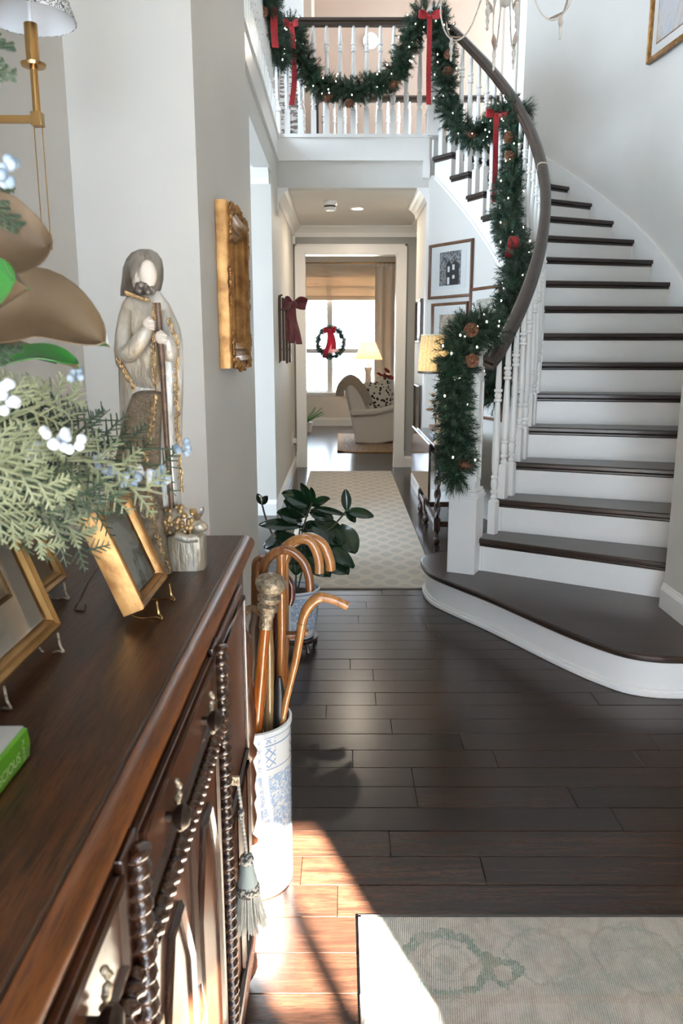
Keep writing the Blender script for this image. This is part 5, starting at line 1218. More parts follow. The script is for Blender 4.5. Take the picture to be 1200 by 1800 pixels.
for a in ((545, 890, 497, 866, .075), (540, 905, 500, 880, .085), (530, 915, 488, 900, .07), (532, 925, 456, 920, .055), (548, 888, 578, 876, .045), (549, 886, 547, 858, .030), (546, 888, 530, 850, .04), (552, 893, 606, 903, .03), (545, 900, 585, 912, .06), (550, 918, 605, 955, .105, 3.46, 3.38), (560, 930, 622, 965, .0, 3.4, 3.35), (595, 925, 625, 972, .09, 3.44, 3.38),
          (550, 940, 622, 995, .075, 3.42, 3.32), (609, 897, 607, 860, .040, 3.4, 3.4), (611, 899, 656, 907, .048, 3.4, 3.36), (609, 899, 624, 918, .035, 3.4, 3.36), (520, 945, 462, 960, .075, 3.5, 3.5), (515, 960, 485, 945, .08), (530, 950, 500, 990, .10, 3.48, 3.4), (535, 960, 560, 1005, .11, 3.46, 3.38), (575, 985, 612, 1008, .085, 3.42, 3.34), (530, 930, 560, 925, .06), (460, 886, 452, 868, .03, 3.57, 3.56), (461, 886, 470, 872, .03, 3.57, 3.56), (522, 960, 520, 1010, .08, 3.46, 3.38), (500, 930, 470, 985, .075, 3.52, 3.48), (540, 985, 580, 1012, .08, 3.42, 3.34), (538, 935, 582, 985, .07, 3.44, 3.36)):
    if a[4] > 0: rl(*a)

# ================================================================== RUGS
def near_rug_mat():
    m, nt, p = newmat('vintage_rug_weave'); vec = coords(nt); sx = N(nt, 'ShaderNodeSeparateXYZ'); nt.links.new(vec, sx.inputs[0]); X, Y = sx.outputs[0], sx.outputs[1]
    def ring(cx, cy, r, w, sy=1.0):
        dx = math_n(nt, 'SUBTRACT', X, cx); dy = math_n(nt, 'MULTIPLY', math_n(nt, 'SUBTRACT', Y, cy), sy)
        d = math_n(nt, 'SQRT', math_n(nt, 'ADD', math_n(nt, 'MULTIPLY', dx, dx), math_n(nt, 'MULTIPLY', dy, dy)))
        wob = math_n(nt, 'MULTIPLY_ADD', noise(nt, vec, 22, 4, 0.7), 0.07, -0.035)
        return math_n(nt, 'LESS_THAN', math_n(nt, 'ABSOLUTE', math_n(nt, 'SUBTRACT', math_n(nt, 'ADD', d, wob), r)), w)
    fade = ramp(nt, noise(nt, vec, 14, 4, 0.65), [(0.40, g3(0)), (0.60, g3(1))])
    fade2 = ramp(nt, noise(nt, vec, 60, 4, 0.7), [(0.30, g3(0.15)), (0.52, g3(1))])
    col = mix(nt, fade, (0.42, 0.385, 0.33), (0.33, 0.305, 0.265))
    g = None; k_i = 0
    for cx, cy, r, w in ((0.24, 1.525, 0.092, 0.013), (0.24, 1.525, 0.055, 0.004), (0.47, 1.545, 0.080, 0.006), (0.375, 1.50, 0.034, 0.008), (0.69, 1.54, 0.10, 0.006), (0.95, 1.30, 0.16, 0.007), (0.60, 1.22, 0.13, 0.007), (0.28, 1.20, 0.11, 0.011), (1.2, 1.45, 0.12, 0.008), (0.24, 1.525, 0.012, 0.012)):
        k_i += 1; q = math_n(nt, 'MULTIPLY', ring(cx, cy, r, w), 1.0 if k_i in (1, 4, 8) else 0.45); g = q if g is None else math_n(nt, 'MAXIMUM', g, q)
    col = mix(nt, math_n(nt, 'MULTIPLY', math_n(nt, 'MULTIPLY', g, fade2), 1.0), col, (0.12, 0.18, 0.135))
    vo = N(nt, 'ShaderNodeTexVoronoi', feature='DISTANCE_TO_EDGE'); nt.links.new(vec, vo.inputs['Vector']); vo.inputs['Scale'].default_value = 9
    ed = ramp(nt, math_n(nt, 'ADD', vo.outputs['Distance'], math_n(nt, 'MULTIPLY_ADD', noise(nt, vec, 30, 3), 0.2, -0.1)), [(0.03, g3(1)), (0.09, g3(0))])
    col = mix(nt, math_n(nt, 'MULTIPLY', math_n(nt, 'MULTIPLY', ed, fade2), 0.45), col, (0.27, 0.215, 0.165))
    blot = ramp(nt, noise(nt, vec, 5, 3, 0.6), [(0.50, g3(0)), (0.62, g3(1))])
    col = mix(nt, math_n(nt, 'MULTIPLY', math_n(nt, 'MULTIPLY', blot, fade2), 0.7), col, (0.22, 0.25, 0.215))
    yl = math_n(nt, 'LESS_THAN', math_n(nt, 'ABSOLUTE', math_n(nt, 'SUBTRACT', Y, 1.425)), 0.012)
    col = mix(nt, math_n(nt, 'MULTIPLY', math_n(nt, 'MULTIPLY', yl, fade2), 0.4), col, (0.33, 0.24, 0.18))
    w = N(nt, 'ShaderNodeTexWave', wave_type='BANDS', bands_direction='X'); nt.links.new(coords(nt, (1, 1, 1), rot=(0, 0, 0.12)), w.inputs['Vector']); w.inputs['Scale'].default_value = 62; w.inputs['Distortion'].default_value = 1.5; w.inputs['Detail Scale'].default_value = 4
    w2 = noise(nt, vec, 220, 2)
    h = math_n(nt, 'MULTIPLY', w.outputs['Fac'], w2)
    col = mix(nt, math_n(nt, 'MULTIPLY', h, 0.75), col, (0.62, 0.58, 0.50))
    nt.links.new(col, p.inputs['Base Color']); p.inputs['Roughness'].default_value = 0.95
    bump(nt, p, h, 0.6, 0.006)
    return m
rug = obj('entry_rug', MB().box(0.047, 2.2, 0.15, 1.676, 0, 0.010), near_rug_mat(), bevel=0.004); tag(rug, 'faded green and beige patterned rug in the entry foreground', 'rug')
rb = obj('bound_edge', MB().box(0.042, 0.049, 0.15, 1.680, 0, 0.0105).box(0.042, 2.2, 1.673, 1.681, 0, 0.0105), mat('rug_binding', (0.05, 0.045, 0.04), 0.9), rug)
def runner_mat():
    m, nt, p = newmat('runner_weave'); vec = coords(nt); sx = N(nt, 'ShaderNodeSeparateXYZ'); nt.links.new(vec, sx.inputs[0])
    a = math_n(nt, 'COSINE', math_n(nt, 'MULTIPLY', sx.outputs[0], 2 * PI / 0.155)); b = math_n(nt, 'COSINE', math_n(nt, 'MULTIPLY', sx.outputs[1], 2 * PI / 0.215))
    f = math_n(nt, 'ABSOLUTE', math_n(nt, 'ADD', a, b)); f = math_n(nt, 'ADD', f, math_n(nt, 'MULTIPLY_ADD', noise(nt, vec, 30, 3), 0.5, -0.25))
    nt.links.new(ramp(nt, math_n(nt, 'MULTIPLY', f, 0.5), [(0.34, (0.56, 0.50, 0.42)), (0.48, (0.45, 0.415, 0.36))]), p.inputs['Base Color']); p.inputs['Roughness'].default_value = 0.95
    bump(nt, p, noise(nt, vec, 250, 2), 0.4, 0.004)
    return m
rr_ = obj('hall_runner', MB().box(-0.37, 0.575, 4.42, 8.93, 0, 0.009), runner_mat(), bevel=0.003); tag(rr_, 'long pale runner with a grey oval lattice down the hall', 'rug')
obj('bound_edge', MB().box(-0.372, 0.577, 4.412, 4.424, 0, 0.0095).box(0.569, 0.579, 4.42, 8.93, 0, 0.0095), mat('runner_binding', (0.52, 0.45, 0.37), 0.9), rr_)

# ================================================================== HALL: DROP-LEAF TABLE, LAMP, ORNAMENTS
TZ = 0.735
tb = thing('gateleg_table', 'dark drop-leaf table with barley-twist legs beside the stairs', 'table', (0.86, 6.0, 0))
obj('top', MB().box(0.66, 1.00, 5.44, 6.72, TZ - 0.022, TZ), DARKW, tb, bevel=0.006, world=True)
obj('drop_leaf', MB().box(0.640, 0.658, 5.60, 6.98, 0.30, TZ - 0.008), mat('polished_leaf', (0.055, 0.018, 0.008), 0.12, coat=0.6, col2=(0.03, 0.010, 0.005), ns=6), tb, bevel=0.006, world=True)
obj('apron', MB().box(0.69, 0.97, 5.47, 6.69, TZ - 0.10, TZ - 0.022), DARKW, tb, world=True)
for x, yy in ((0.695, 5.47), (0.97, 5.47), (0.695, 6.20), (0.97, 6.20), (0.70, 6.66), (0.97, 6.66)):
    mb = MB().box(x - 0.024, x + 0.024, yy - 0.024, yy + 0.024, TZ - 0.14, TZ - 0.022).box(x - 0.024, x + 0.024, yy - 0.024, yy + 0.024, 0.11, 0.20)
    twist(mb, (x, yy, 0.20), (x, yy, TZ - 0.14), 0.020, 0.10, 2, 12, 0.3)
    mb.lathe([(0.015, 0.0), (0.026, 0.02), (0.024, 0.05), (0.012, 0.08), (0.022, 0.11)], 12, Matrix.Translation((x, yy, 0)))
    obj('leg', mb, DARKW, tb, 50, world=True)
for x0, x1, a, c in ((0.695, 0.97, 5.455, 5.485), (0.695, 0.97, 6.185, 6.215)): obj('stretcher', MB().box(x0, x1, a, c, 0.135, 0.175), DARKW, tb, bevel=0.004, world=True)
obj('stretcher', MB().box(0.68, 0.71, 5.47, 6.66, 0.135, 0.175), DARKW, tb, bevel=0.004, world=True)
# lamp with pleated straw shade
def straw():
    m, nt, p = newmat('woven_straw_shade'); vec = coords(nt); f = noise(nt, coords(nt, (60, 60, 14)), 6, 3)
    nt.links.new(ramp(nt, f, [(0.35, (0.26, 0.22, 0.12)), (0.65, (0.52, 0.46, 0.29))]), p.inputs['Base Color']); p.inputs['Roughness'].default_value = 0.9
    tr = N(nt, 'ShaderNodeBsdfTranslucent'); nt.links.new(ramp(nt, f, [(0.35, (0.45, 0.33, 0.13)), (0.65, (0.80, 0.66, 0.36))]), tr.inputs[0]); ms = N(nt, 'ShaderNodeMixShader'); ms.inputs[0].default_value = 0.12
    nt.links.new(p.outputs[0], ms.inputs[1]); nt.links.new(tr.outputs[0], ms.inputs[2]); nt.links.new(ms.outputs[0], nt.nodes['Material Output'].inputs[0])
    return m
def point_light(loc, e, col, r=0.04, name='lamp_bulb_light'):
    l = bpy.data.lights.new(name, 'POINT'); l.energy = e; l.color = col; l.shadow_soft_size = r
    o = bpy.data.objects.new(name, l); COL.objects.link(o); o.location = loc; return o
def shade_mb(r0, r1, z0, z1, n=72, pleat=0.012):
    mb = MB(); vs = []
    for r, z in ((r0, z0), (r1, z1)):
        for k in range(n): a = 2 * PI * k / n; rr2 = r * (1 + (pleat if k % 2 else -pleat)); vs.append((rr2 * math.cos(a), rr2 * math.sin(a), z))
    return mb.add(vs, [(k, (k + 1) % n, n + (k + 1) % n, n + k) for k in range(n)])
lx0, ly0 = 0.755, 5.62
tl = thing('table_lamp', 'table lamp with pleated straw shade behind the newel garland', 'lamp', (lx0, ly0, TZ))
s0, s1 = aty(735, 655, ly0).z - TZ, aty(738, 589, ly0).z - TZ
obj('shade', shade_mb(0.205, 0.185, s0, s1), straw(), tl)
obj('shade_trim', MB().lathe([(0.206, s0 - 0.004), (0.209, s0), (0.207, s0 + 0.012), (0.203, s0 + 0.012), (0.203, s0 - 0.004)], 48), BRONZE, tl, 40)
obj('shade_trim', MB().lathe([(0.186, s1 - 0.006), (0.189, s1), (0.186, s1 + 0.004), (0.183, s1 + 0.004), (0.183, s1 - 0.006)], 48), mat('pale_trim', (0.72, 0.64, 0.45), 0.7), tl, 40)
obj('base', MB().lathe([(0.06, 0), (0.065, 0.012), (0.03, 0.03), (0.05, 0.08), (0.075, 0.15), (0.07, 0.22), (0.03, 0.30), (0.014, 0.34), (0.012, s0 + 0.05)], 20), BRONZE, tl, 50)
obj('finial', MB().lathe([(0.003, s1 - 0.02), (0.004, s1 + 0.02), (0.007, s1 + 0.03), (1e-4, s1 + 0.045)], 10), BRASS, tl, 50)
obj('bulb', MB().ball((0, 0, s0 + 0.12), 0.03, 12, 8), mat('warm_bulb', (1, 0.9, 0.7), 0.4, emis=(1, 0.78, 0.48), es=5), tl, 60)
point_light((lx0, ly0, TZ + s0 + 0.10), 9, (1.0, 0.72, 0.42), 0.05)
# carved ornament of pale blossoms, and books
od = thing('blossom_ornament', 'pale carved ornament with dark round berries on the hall table', 'ornament', (0.705, 5.50, TZ))
ORN = mat('ornament_pale', (0.68, 0.52, 0.36), 0.5, col2=(0.50, 0.30, 0.16), ns=30)
obj('stem', MB().lathe([(0.04, 0), (0.05, 0.01), (0.02, 0.04), (0.03, 0.12), (0.02, 0.30), (1e-4, 0.40)], 14), ORN, od, 50)
mb = MB(); mb2 = MB()
for i in range(34):
    v = rvec(); c = Vector((v.x * 0.06, -abs(v.y) * 0.05, 0.28 + v.z * 0.13)); leaf_mb(mb, c, v + Vector((0, 0, 0.2)), rvec(), 0.05, 0.026)
for i in range(7): v = rvec(); mb2.ball((v.x * 0.07 - 0.01, -0.055 - 0.01 * rg.random(), 0.28 + v.z * 0.12), 0.0125, 8, 6)
obj('blossoms', mb, ORN, od, 60, kind='stuff'); obj('berries', mb2, mat('dark_berry', (0.05, 0.012, 0.01), 0.3), od, 60, kind='stuff')
for i, (lab, col, dx, h_) in enumerate((('grey-blue book at the bottom of the stack on the hall table', (0.28, 0.31, 0.35), 0, 0.03), ('cream book in the middle of the stack on the hall table', (0.62, 0.58, 0.50), 0.012, 0.026), ('brown book on top of the stack on the hall table', (0.20, 0.10, 0.06), -0.006, 0.03))):
    z0 = TZ + (0, 0.03, 0.056)[i]; b = thing('book', lab, 'book', (0.80, 5.98, z0), 0, 'books stacked on the hall table')
    obj('cover', MB().box(-0.10 + dx, 0.10 + dx, -0.12, 0.12, 0, 0.003).box(-0.10 + dx, 0.10 + dx, -0.12, 0.12, h_ - 0.003, h_).box(-0.10 + dx, -0.096 + dx, -0.12, 0.12, 0.003, h_ - 0.003), mat('book_cover_%d' % i, col, 0.6), b)
    obj('pages', MB().box(-0.096 + dx, 0.094 + dx, -0.115, 0.115, 0.003, h_ - 0.003), PG, b)

# small fixtures
sd = thing('smoke_detector', 'round white smoke detector on the hall ceiling', 'smoke detector', (aty(580, 352, 7.75).x, 7.75, HC))
obj('housing', MB().lathe([(0.064, 0), (0.064, -0.03), (0.056, -0.045), (0.055, -0.075), (0.044, -0.088), (1e-4, -0.088)], 24), WHITE, sd, 40); obj('vent_ring', MB().lathe([(0.0575, -0.045), (0.0600, -0.052), (0.0565, -0.058)], 24), BRONZE, sd, 40)
def can_light(label, x, yy, z, e, col=(1, 0.86, 0.68), r=0.055, spot=True, g='recessed ceiling lights'):
    c = thing('recessed_light', label, 'ceiling light', (x, yy, z), 0, g)
    obj('trim_ring', MB().lathe([(r + 0.018, 0), (r + 0.016, -0.006), (r, -0.004), (r, 0.0)], 28), WHITE, c, 40)
    obj('lens', MB().lathe([(r, -0.003), (1e-4, -0.003)], 28), mat('lit_lens', (1, 1, 1), 0.5, emis=col, es=1.4), c)
    l = bpy.data.lights.new('recessed_light_beam', 'AREA'); l.shape = 'DISK'; l.size = r * 2; l.energy = e; l.color = col
    o = bpy.data.objects.new('recessed_light_beam', l); COL.objects.link(o); o.location = (x, yy, z - 0.008)
    return c
can_light('recessed light in the hall ceiling beside the smoke detector', aty(628, 362, 8.15).x, 8.15, HC, 7)
sn = obj('wall_sensor', MB().box(-0.56, -0.53, 9.20, 9.27, 2.585, 2.67), WHITE, bevel=0.004); tag(sn, 'small white sensor box high in the hall corner', 'sensor')
ol = thing('wall_outlet', 'white outlet with a plugged-in night light on the left hall wall', 'outlet', (-0.56, 8.75, 0.40))
obj('plate', MB().box(0, 0.006, -0.07, 0.07, -0.06, 0.08), WHITE, ol, bevel=0.002); obj('night_light', MB().box(0.006, 0.045, -0.025, 0.025, -0.045, 0.015), PORC, ol, bevel=0.006); obj('prong_cover', MB().box(0.010, 0.040, -0.018, 0.018, -0.055, -0.044), BRONZE, ol)
# old sled with burgundy bow
z0, z1 = 1.285, 1.875
sl = thing('wooden_sled', 'old wooden slatted sled hung upright on the left hall wall', 'sled', (-0.56, 7.2, z0))
SLW = wood('sled_wood', (0.05, 0.022, 0.012), (0.12, 0.055, 0.03), 0.5, 2, 2, 0.1)
for x, yy in ((-0.548, 7.06), (-0.526, 7.16), (-0.504, 7.26), (-0.482, 7.36)): obj('slat', MB().box(x - 0.0098, x + 0.0098, yy - 0.044, yy + 0.044, z0 + rg.uniform(-0.01, 0.02), z1 - rg.uniform(0, 0.02)), SLW, sl, bevel=0.004, world=True)
for z in (z0 + 0.12, z1 - 0.12): obj('cross_bar', MB().tube([(-0.545, 7.02, z), (-0.49, 7.38, z)], 0.009, 6), SLW, sl, world=True)
for yy, xx in ((7.02, -0.556), (7.40, -0.52)): obj('runner', MB().tube(bez([(xx, yy, z0), (xx, yy, z1 - 0.1), (xx + 0.01, yy, z1 - 0.02), (xx + 0.035, yy, z1)], 5), 0.008, 6), BRONZE, sl, 60, world=True)
kc = (-0.440, 7.14, 1.80)
def V(*a): return [Vector(q) for q in a]
bow('wide burgundy wired bow tied to the old sled', kc, 0.11, [V(kc, (-0.46, 7.22, 1.70), (-0.445, 7.21, 1.58), (-0.46, 7.2, 1.46)), V(kc, (-0.44, 7.25, 1.68), (-0.41, 7.25, 1.56), (-0.39, 7.26, 1.45)), V(kc, (-0.48, 7.2, 1.68), (-0.475, 7.18, 1.55), (-0.485, 7.18, 1.48))], 0.085, BURG, group=None, face=(0.6, -0.8, 0))

# ================================================================== FAR SITTING ROOM
PINKW = mat('sitting_room_paint', (0.76, 0.69, 0.62), 0.6, col2=(0.78, 0.71, 0.64), ns=3)
FY = 14.5
b = MB().box(-3, -1.05, FY, FY + 0.14, 0, 3.06); b.box(0.70, 3.6, FY, FY + 0.14, 0, 3.06); b.box(-1.05, 0.70, FY, FY + 0.14, 0, 0.60); b.box(-1.05, 0.70, FY, FY + 0.14, 2.72, 3.06)
struct('wall_sitting_back', b, PINKW)
struct('wall_sitting_left', MB().box(-3.12, -3, 9.3, 14.64, 0, 3.06), PINKW)
b = MB().box(3.6, 3.72, 9.3, 14.64, 0, 3.06)
struct('wall_sitting_right', b, PINKW)
struct('ceiling_sitting', MB().box(-3.1, 3.7, 9.44, 14.64, 3.06, 3.16), CEIL)
baseboard('baseboard_sitting', (-3, FY), (3.6, FY), (0, -1), 0, 1.15)
b = MB().box(-1.05, 0.70, FY - 0.02, FY + 0.10, 0.56, 0.60); b.box(-1.10, 0.75, FY - 0.05, FY + 0.02, 0.595, 0.625); b.box(-1.12, -1.04, FY - 0.02, FY + 0.08, 0.62, 2.75); b.box(0.66, 0.74, FY - 0.02, FY + 0.08, 0.62, 2.75)
b.box(-0.265, -0.165, FY - 0.015, FY + 0.10, 0.62, 2.75); b.box(-1.05, 0.70, FY + 0.02, FY + 0.07, 1.34, 1.42); b.box(-1.05, 0.70, FY + 0.02, FY + 0.07, 0.62, 0.66); b.box(-1.1, 0.72, FY - 0.02, FY + 0.08, 2.70, 2.80)
w3 = struct('window_2', b, WHITE)
for xa, xb in ((-1.05, -0.265), (-0.165, 0.70)):
    for za, zz2 in ((0.66, 1.34), (1.42, 2.72)): obj('pane', MB().add([(xa, FY + 0.045, za), (xb, FY + 0.045, za), (xb, FY + 0.045, zz2), (xa, FY + 0.045, zz2)], [(0, 1, 2, 3)]), GLASS, w3)
portal((-0.17, FY - 0.03, 1.4), (PI / 2, 0, 0), 1.75, 1.6)
# woven shade, curtain
SHD, _nt, _p = newmat('cream_roman_shade'); _p.inputs['Base Color'].default_value = (0.80, 0.70, 0.58, 1); _p.inputs['Roughness'].default_value = 0.9
_t = N(_nt, 'ShaderNodeBsdfTranslucent'); _t.inputs[0].default_value = (0.70, 0.52, 0.36, 1); _m = N(_nt, 'ShaderNodeMixShader'); _m.inputs[0].default_value = 0.22
_nt.links.new(_p.outputs[0], _m.inputs[1]); _nt.links.new(_t.outputs[0], _m.inputs[2]); _nt.links.new(_m.outputs[0], _nt.nodes['Material Output'].inputs[0])
CURT = mat('cream_curtain', (0.82, 0.70, 0.59), 0.9, col2=(0.84, 0.73, 0.62), ns=40)
rs = thing('roman_shade', 'flat cream roman shade drawn over the top of the sitting room window', 'window shade', (-0.18, FY - 0.06, 2.16))
zt2, zm = aty(600, 466, FY - 0.08).z, aty(600, 528, FY - 0.08).z
for i in range(3):
    za = zm + 0.06 + (zt2 - zm - 0.06) * i / 3; obj('panel', MB().box(-1.08, 0.62, FY - 0.062 - 0.004 * (2 - i), FY - 0.056 - 0.004 * (2 - i), za - 0.02, zm + 0.06 + (zt2 - zm - 0.06) * (i + 1) / 3), SHD, rs, world=True)
obj('bottom_fold', MB().box(-1.08, 0.62, FY - 0.085, FY - 0.055, zm, zm + 0.075), SHD, rs, bevel=0.01, world=True)
cr_ = thing('curtain', 'floor-length cream curtain hung on rings at the sitting room window', 'curtain', (0.85, FY - 0.12, 0))
zr = aty(600, 462, FY - 0.12).z
def cf(a, b): 
    x = 0.60 + 0.50 * a; return (x, FY - 0.12 + 0.045 * math.sin(a * 2 * PI * 3.0) * (0.6 + 0.4 * (1 - b)), zr - 0.06 - (zr - 0.08) * b)
obj('drape', MB().grid(cf, 54, 6, 0.004), CURT, cr_, 70, world=True)
for i in range(7): x = 0.62 + 0.075 * i; obj('ring', MB().tube([(x, FY - 0.12 + 0.024 * math.cos(t * PI / 6), zr - 0.012 + 0.03 * math.sin(t * PI / 6)) for t in range(12)], 0.0035, 5, closed=True), BRASS, cr_, 60, world=True)
rd = thing('curtain_rod', 'slim brass curtain rod above the cream shade', 'curtain rod', (0, FY - 0.12, zr))
obj('rod', MB().tube([(-1.3, FY - 0.12, zr), (1.2, FY - 0.12, zr)], 0.012, 10), BRASS, rd, 60, world=True)
for x in (-0.25, 1.15): obj('bracket', MB().tube([(x, FY, zr + 0.01), (x, FY - 0.12, zr - 0.015), (x, FY - 0.125, zr + 0.025)], 0.007, 6), BRASS, rd, 60, world=True)
# wreath
wc = aty(581, 602, FY - 0.06)
wr = thing('wreath', 'small green wreath hanging in the sitting room window', 'wreath', tuple(wc))
obj('ring', MB().tube([(wc.x + 0.235 * math.cos(t * PI / 16), wc.y, wc.z + 0.25 * math.sin(t * PI / 16)) for t in range(32)], 0.016, 6, closed=True), WIREG, wr, world=True)
mb = MB()
for i in range(520):
    a = rg.uniform(0, 2 * PI); p = Vector((wc.x + 0.235 * math.cos(a), wc.y, wc.z + 0.25 * math.sin(a))); d = Vector((math.cos(a), 0, math.sin(a))) * rg.uniform(-0.5, 1) + rvec() * 0.8; d.y = min(d.y, 0.1)
    sprig(mb, p, d, 0.06, 14, 0.045, 0.011)
obj('needles', mb, mat('wreath_needles', (0.05, 0.09, 0.06), 0.7, col2=(0.10, 0.15, 0.10), ns=20), wr, world=True, kind='stuff')
bow('red ribbon hanging through the window wreath', wc + Vector((-0.02, -0.03, 0.21)), 0.10, [V(wc + Vector((-0.02, -0.035, 0.2)), wc + Vector((-0.03, -0.035, 0.0)), wc + Vector((-0.10, -0.035, -0.20)), wc + Vector((-0.11, -0.035, -0.28))), V(wc + Vector((0.0, -0.035, 0.2)), wc + Vector((0.05, -0.035, 0.05)), wc + Vector((0.06, -0.035, -0.12)))], 0.09, mat('pink_red_ribbon', (0.62, 0.03, 0.08), 0.6), group=None)
# armchair turned in profile
ac = thing('armchair', 'cream upholstered armchair with low sweeping arms seen from behind', 'armchair', (0.75, 11.8, 0))
def AC(u, v, Y=11.55): return aty(u, v, Y)
def side_prism(px, y0, y1, bev=0.02, m=CREAM, name='seat_body'):
    """outline of the side in the x-z plane, pulled through y"""
    P = [AC(u, v) for u, v in px]; n = len(P); mb = MB()
    vs = [(p.x, y0, p.z) for p in P] + [(p.x, y1, p.z) for p in P]
    fs = [tuple(range(n)), tuple(range(2 * n - 1, n - 1, -1))] + [(i, n + i, n + (i + 1) % n, (i + 1) % n) for i in range(n)]
    return obj(name, mb.add(vs, fs), m, ac, 40, bevel=bev, world=True, weld=True)
side_prism([(615, 727), (625, 779), (660, 781), (690, 776), (735, 772), (740, 714), (693, 716), (650, 727)], 11.55, 12.35, 0.03, name='seat_body')
side_prism([(604, 680), (607, 674), (614, 671), (622, 673), (633, 684), (642, 700), (650, 722), (648, 730), (616, 732)], 11.62, 12.28, 0.05, name='backrest')
side_prism([(614, 722), (640, 721), (668, 717), (690, 712), (735, 706), (738, 716), (690, 722), (660, 730), (616, 732)], 11.50, 11.66, 0.03, name='arm')
side_prism([(614, 722), (640, 721), (668, 717), (690, 712), (735, 706), (738, 716), (690, 722), (660, 730), (616, 732)], 12.24, 12.40, 0.03, name='arm')
side_prism([(645, 722), (735, 716), (738, 738), (645, 742)], 11.66, 12.24, 0.04, name='seat_cushion')
for x, yy in ((0.24, 11.62), (0.24, 12.28), (1.1, 11.62), (1.1, 12.28)): obj('leg', MB().box(x - 0.025, x + 0.025, yy - 0.025, yy + 0.025, 0.012, 0.10), DARKW, ac, world=True)
th = thing('throw_blanket', 'beige knitted throw laid over the armchair back', 'blanket', tuple(AC(612, 668, 11.9)))
THR = mat('beige_throw', (0.46, 0.38, 0.30), 0.95, col2=(0.36, 0.29, 0.22), ns=60, bmp=0.6, bs=120)
pts = bez([AC(590, 696), AC(591, 684), AC(598, 672), AC(609, 663), (AC(621, 662)), AC(634, 671), AC(646, 688), AC(655, 708)], 5)
obj('cloth', MB().grid(lambda a, b: pts[min(int(round(a * (len(pts) - 1))), len(pts) - 1)] + Vector((0, 0.02 + 0.5 * b, 0.012 * math.sin(b * 14) * (0.4 + a))), len(pts) - 1, 16, 0.12), THR, th, 70, world=True)
def spot_mat(name, sc, c1, c2, t):
    m, nt, p = newmat(name); v = N(nt, 'ShaderNodeTexVoronoi'); nt.links.new(coords(nt), v.inputs['Vector']); v.inputs['Scale'].default_value = sc
    nt.links.new(ramp(nt, v.outputs['Distance'], [(t, c1), (t + 0.06, c2)]), p.inputs['Base Color']); p.inputs['Roughness'].default_value = 0.9
    return m
def cushion(label, c, s, rot, m):
    r = thing('cushion', label, 'cushion', tuple(c), 0, 'cushions on the armchair', rot=rot)
    def f(sg): return lambda a, b: ((a - 0.5) * s * (1 - 0.10 * math.sin(PI * b)), sg * 0.075 * (math.sin(PI * a) * math.sin(PI * b)) ** 0.55, (b - 0.5) * s * (1 - 0.10 * math.sin(PI * a)))
    mb = MB().grid(f(-1), 14, 14); mb.grid(lambda a, b: f(1)(1 - a, b), 14, 14)
    obj('cover', mb, m, r, 70, weld=True); obj('piping', MB().tube([f(-1)(min(max(t, 0), 1), q) for t, q in [(i / 8, 0) for i in range(8)] + [(1, i / 8) for i in range(8)] + [(1 - i / 8, 1) for i in range(8)] + [(0, 1 - i / 8) for i in range(8)]], 0.006, 5, closed=True), m, r)
cushion('cushion with black spots on cream in front on the armchair', AC(664, 695, 11.72), 0.46, (math.radians(-8), math.radians(-12), math.radians(12)), spot_mat('black_spot_fabric', 21, (0.03, 0.025, 0.02), (0.72, 0.66, 0.58), 0.36))
cushion('pale grey-flecked cushion behind the spotted one', AC(682, 690, 11.95), 0.44, (math.radians(-8), math.radians(8), math.radians(6)), spot_mat('grey_fleck_fabric', 16, (0.22, 0.20, 0.19), (0.70, 0.65, 0.59), 0.30))
# side table and lamp by the window
st2 = thing('side_table', 'small cream side table holding the lamp by the window', 'side table', (0.72, 13.3, 0))
obj('top', MB().lathe([(0.30, 0.70), (0.31, 0.715), (0.30, 0.73), (1e-4, 0.73)], 28), CREAM, st2, 40); obj('pedestal', MB().lathe([(0.18, 0), (0.18, 0.03), (0.05, 0.08), (0.04, 0.6), (0.08, 0.70)], 16), CREAM, st2, 50)
lc = aty(647, 640, 13.3); l2 = thing('table_lamp', 'lit lamp with a flared cream shade by the sitting room window', 'lamp', (lc.x, 13.3, 0.73))
q0, q1 = aty(647, 632, 13.3).z - 0.73, aty(647, 602, 13.3).z - 0.73
LSH, _nt, _p = newmat('cream_lampshade'); _p.inputs['Base Color'].default_value = (0.70, 0.48, 0.26, 1); _p.inputs['Roughness'].default_value = 0.9
_t = N(_nt, 'ShaderNodeBsdfTranslucent'); _t.inputs[0].default_value = (0.95, 0.72, 0.42, 1); _m = N(_nt, 'ShaderNodeMixShader'); _m.inputs[0].default_value = 0.5
_nt.links.new(_p.outputs[0], _m.inputs[1]); _nt.links.new(_t.outputs[0], _m.inputs[2]); _nt.links.new(_m.outputs[0], _nt.nodes['Material Output'].inputs[0])
obj('shade', MB().lathe([(0.245, q0), (0.19, q0 + (q1 - q0) * 0.4), (0.12, q1)], 32, caps=False), LSH, l2, 60)
obj('base', MB().lathe([(0.12, 0), (0.12, 0.02), (0.095, 0.06), (0.055, 0.16), (0.05, 0.30), (0.075, 0.36), (0.07, 0.38), (0.015, 0.40), (0.012, q0 + 0.08)], 20), CREAM, l2, 50)
obj('bulb', MB().ball((0, 0, q0 + 0.10), 0.035, 10, 8), MATS['warm_bulb'], l2, 60)
point_light((lc.x, 13.3, 0.73 + q0 + 0.09), 7, (1.0, 0.75, 0.45), 0.05)
rf = thing('red_flower', 'dark red holiday flower on the table behind the cushions', 'flower', tuple(aty(680, 668, 13.0)))
mb = MB()
for i in range(12): leaf_mb(mb, aty(677 + rg.uniform(-5, 8), 662 + rg.uniform(-8, 8), 13.0), rvec() + Vector((0, 0, 0.4)), rvec(), 0.14, 0.07)
